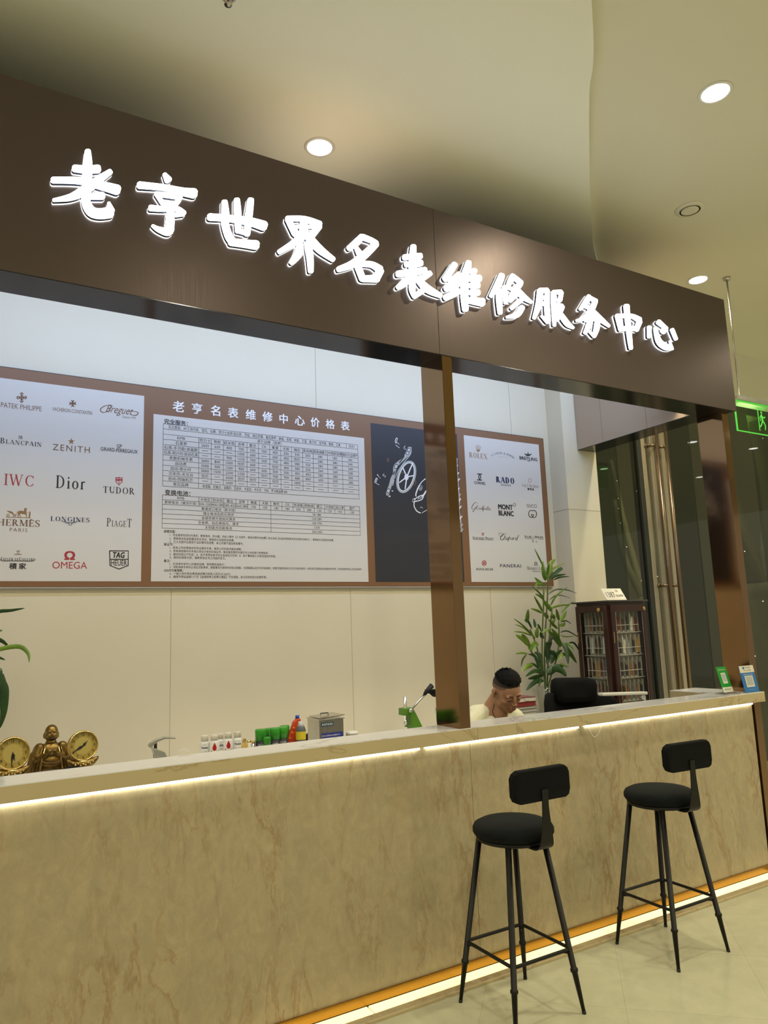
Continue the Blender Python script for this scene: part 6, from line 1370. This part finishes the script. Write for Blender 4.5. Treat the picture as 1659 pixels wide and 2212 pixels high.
# hair: cropped sides, tall spiky top
def capmesh(rad, zcut, mt, grow, name):
    m2 = MB(mt); vs = []; fs = []; n, k = 48, 18; r3 = random.Random(4)
    for i in range(k + 1):
        for j in range(n):
            a = 2 * pi * j / n; tt = (zcut(a)) * i / k
            g = grow(a, tt); x, y, z = (rad[0] + g) * sin(tt) * cos(a), (rad[1] + g) * sin(tt) * sin(a), (rad[2] + g * 1.25) * cos(tt)
            vs.append(hp(x, y + .011, z + .029))
    for i in range(k):
        for j in range(n): a = i * n + j; b = i * n + (j + 1) % n; fs.append((a, a + n, b + n, b))
    m2.add(vs, fs, mt, True); return m2.build(name, t)
FADE = mat('cropped_hair', (.045, .032, .025), .8)
FADE2 = mat('shaved_hair', (.20, .115, .075), .8)
capmesh((.0772, .0955, .0840), lambda a: radians(86 + 20 * sin(a)), FADE2, lambda a, tt: .0006, 'shaved_sides')
capmesh((.0772, .0955, .0840), lambda a: radians(73 + 14 * sin(a)), FADE, lambda a, tt: .0016, 'cropped_sides')
r4 = random.Random(5)
capmesh((.072, .094, .083), lambda a: radians(54 + 4 * sin(a)), HAIR, lambda a, tt: .011 + (.017 - .012 * sin(a)) * max(0, cos(tt * 1.25)) + .003 * r4.random(), 'hair')
m_ = MB(HAIR)
for i in range(900):
    a = r4.uniform(0, 2 * pi); tt = radians(r4.uniform(2, 54)); x, y, z = .082 * sin(tt) * cos(a), .104 * sin(tt) * sin(a), .100 * cos(tt)
    b0 = hp(x, y + .008, z + .027); dr = HM @ Vector((x * .9 + r4.uniform(-.02, .02), y * .5 - .035 + r4.uniform(-.02, .02), .16)).normalized()
    m_.tube([b0, b0 + dr * r4.uniform(.012, .024)], [.0026, .0004], 4, HAIR, False)
o = m_.build('hair_spikes', t)
m_ = MB(HAIR)
for s_ in (-1, 1):
    m_.tube([hp(s_ * .012, -.0945, .028), hp(s_ * .028, -.0955, .034), hp(s_ * .048, -.080, .028)], [.002, .0030, .0014], 8, HAIR)
    m_.tube([hp(s_ * .018, -.0925, .005), hp(s_ * .030, -.0935, .002), hp(s_ * .042, -.087, .004)], [.0012, .0018, .001], 8, HAIR)
m_.build('brows_and_lashes', t)
m_ = MB(mat('lips', (.33, .12, .08), .45)); m_.tube(crom([tuple(hp(-.021, -.094, -.052)), tuple(hp(-.008, -.1055, -.049)), tuple(hp(0, -.1035, -.050)), tuple(hp(.008, -.1055, -.049)), tuple(hp(.021, -.094, -.052))], 3), .0028, 8, None); m_.tube(crom([tuple(hp(-.018, -.095, -.055)), tuple(hp(0, -.106, -.059)), tuple(hp(.018, -.095, -.055))], 4), .0034, 8, None); m_.build('lips', t)
# T-shirt
sm2 = MB(SHIRT)
for s_ in (-1, 1):
    sm2.cap(sh + Vector((s_ * .075, .005, .026)), sh + Vector((s_ * .172, 0, -.018)), .058, .062, SHIRT)
    a = sh + Vector((s_ * .178, 0, -.03)); b = sh + Vector((s_ * .222, -.035, -.165)); sm2.cap(a, b, .062, .060, SHIRT)
sm2.ell(sh + Vector((0, .015, -.105)), (.178, .112, .135), SHIRT); sm2.ell(sh + Vector((0, .04, -.28)), (.162, .122, .18), SHIRT); sm2.ell(sh + Vector((0, .08, -.44)), (.172, .135, .12), SHIRT)
sm2.cap(sh + Vector((-.10, .035, .020)), sh + Vector((.10, .035, .020)), .066, .066, SHIRT); sm2.ell(sh + Vector((0, -.04, -.05)), (.13, .09, .08), SHIRT)
shirt = sm2.build('shirt', t); r_ = shirt.modifiers.new('r', 'REMESH'); r_.mode = 'VOXEL'; r_.voxel_size = .006; r_.use_smooth_shade = True; q = shirt.modifiers.new('s', 'SMOOTH'); q.iterations = 6
tr_ = MB(FAB)
for s_ in (-1, 1):
    hip = Vector((sh.x + s_ * .09, HY + .24, .55)); kn = Vector((sh.x + s_ * .14, HY - .16, .53)); an = Vector((sh.x + s_ * .14, HY - .12, .12)); tr_.cap(hip, kn, .094, .070, FAB); tr_.cap(kn, an, .068, .055, FAB)
tr_.ell(sh + Vector((0, .10, -.50)), (.18, .14, .10), FAB); trs = tr_.build('trousers', t); r_ = trs.modifiers.new('r', 'REMESH'); r_.mode = 'VOXEL'; r_.voxel_size = .01; r_.use_smooth_shade = True
m_ = MB(mat('necklace_cord', (.03, .015, .01), .6)); m_.tube(crom([tuple(hp(-.062, .05, -.055)), tuple(hp(-.066, .01, -.085)), tuple(sh + Vector((-.055, -.075, .03))), tuple(sh + Vector((0, -.135, -.045))), tuple(sh + Vector((.05, -.075, .03))), tuple(hp(.062, .05, -.06))], 5), .0022, 8, None); m_.build('necklace_cord', t)
# his stool
t = thing('work_stool', 'black work stool under the person, hidden behind the counter', 'stool', (sh.x, HY + .24, 0))
m_ = MB(FAB); m_.tube([(sh.x, HY + .24, .36), (sh.x, HY + .24, .41)], .17, 30, FAB); m_.build('seat', t, .01)
m_ = MB(STEEL); m_.tube([(sh.x, HY + .24, .04), (sh.x, HY + .24, .36)], .02, 14, STEEL); m_.tube([(sh.x, HY + .24, 0), (sh.x, HY + .24, .04)], .18, 30, INK); m_.build('base', t)
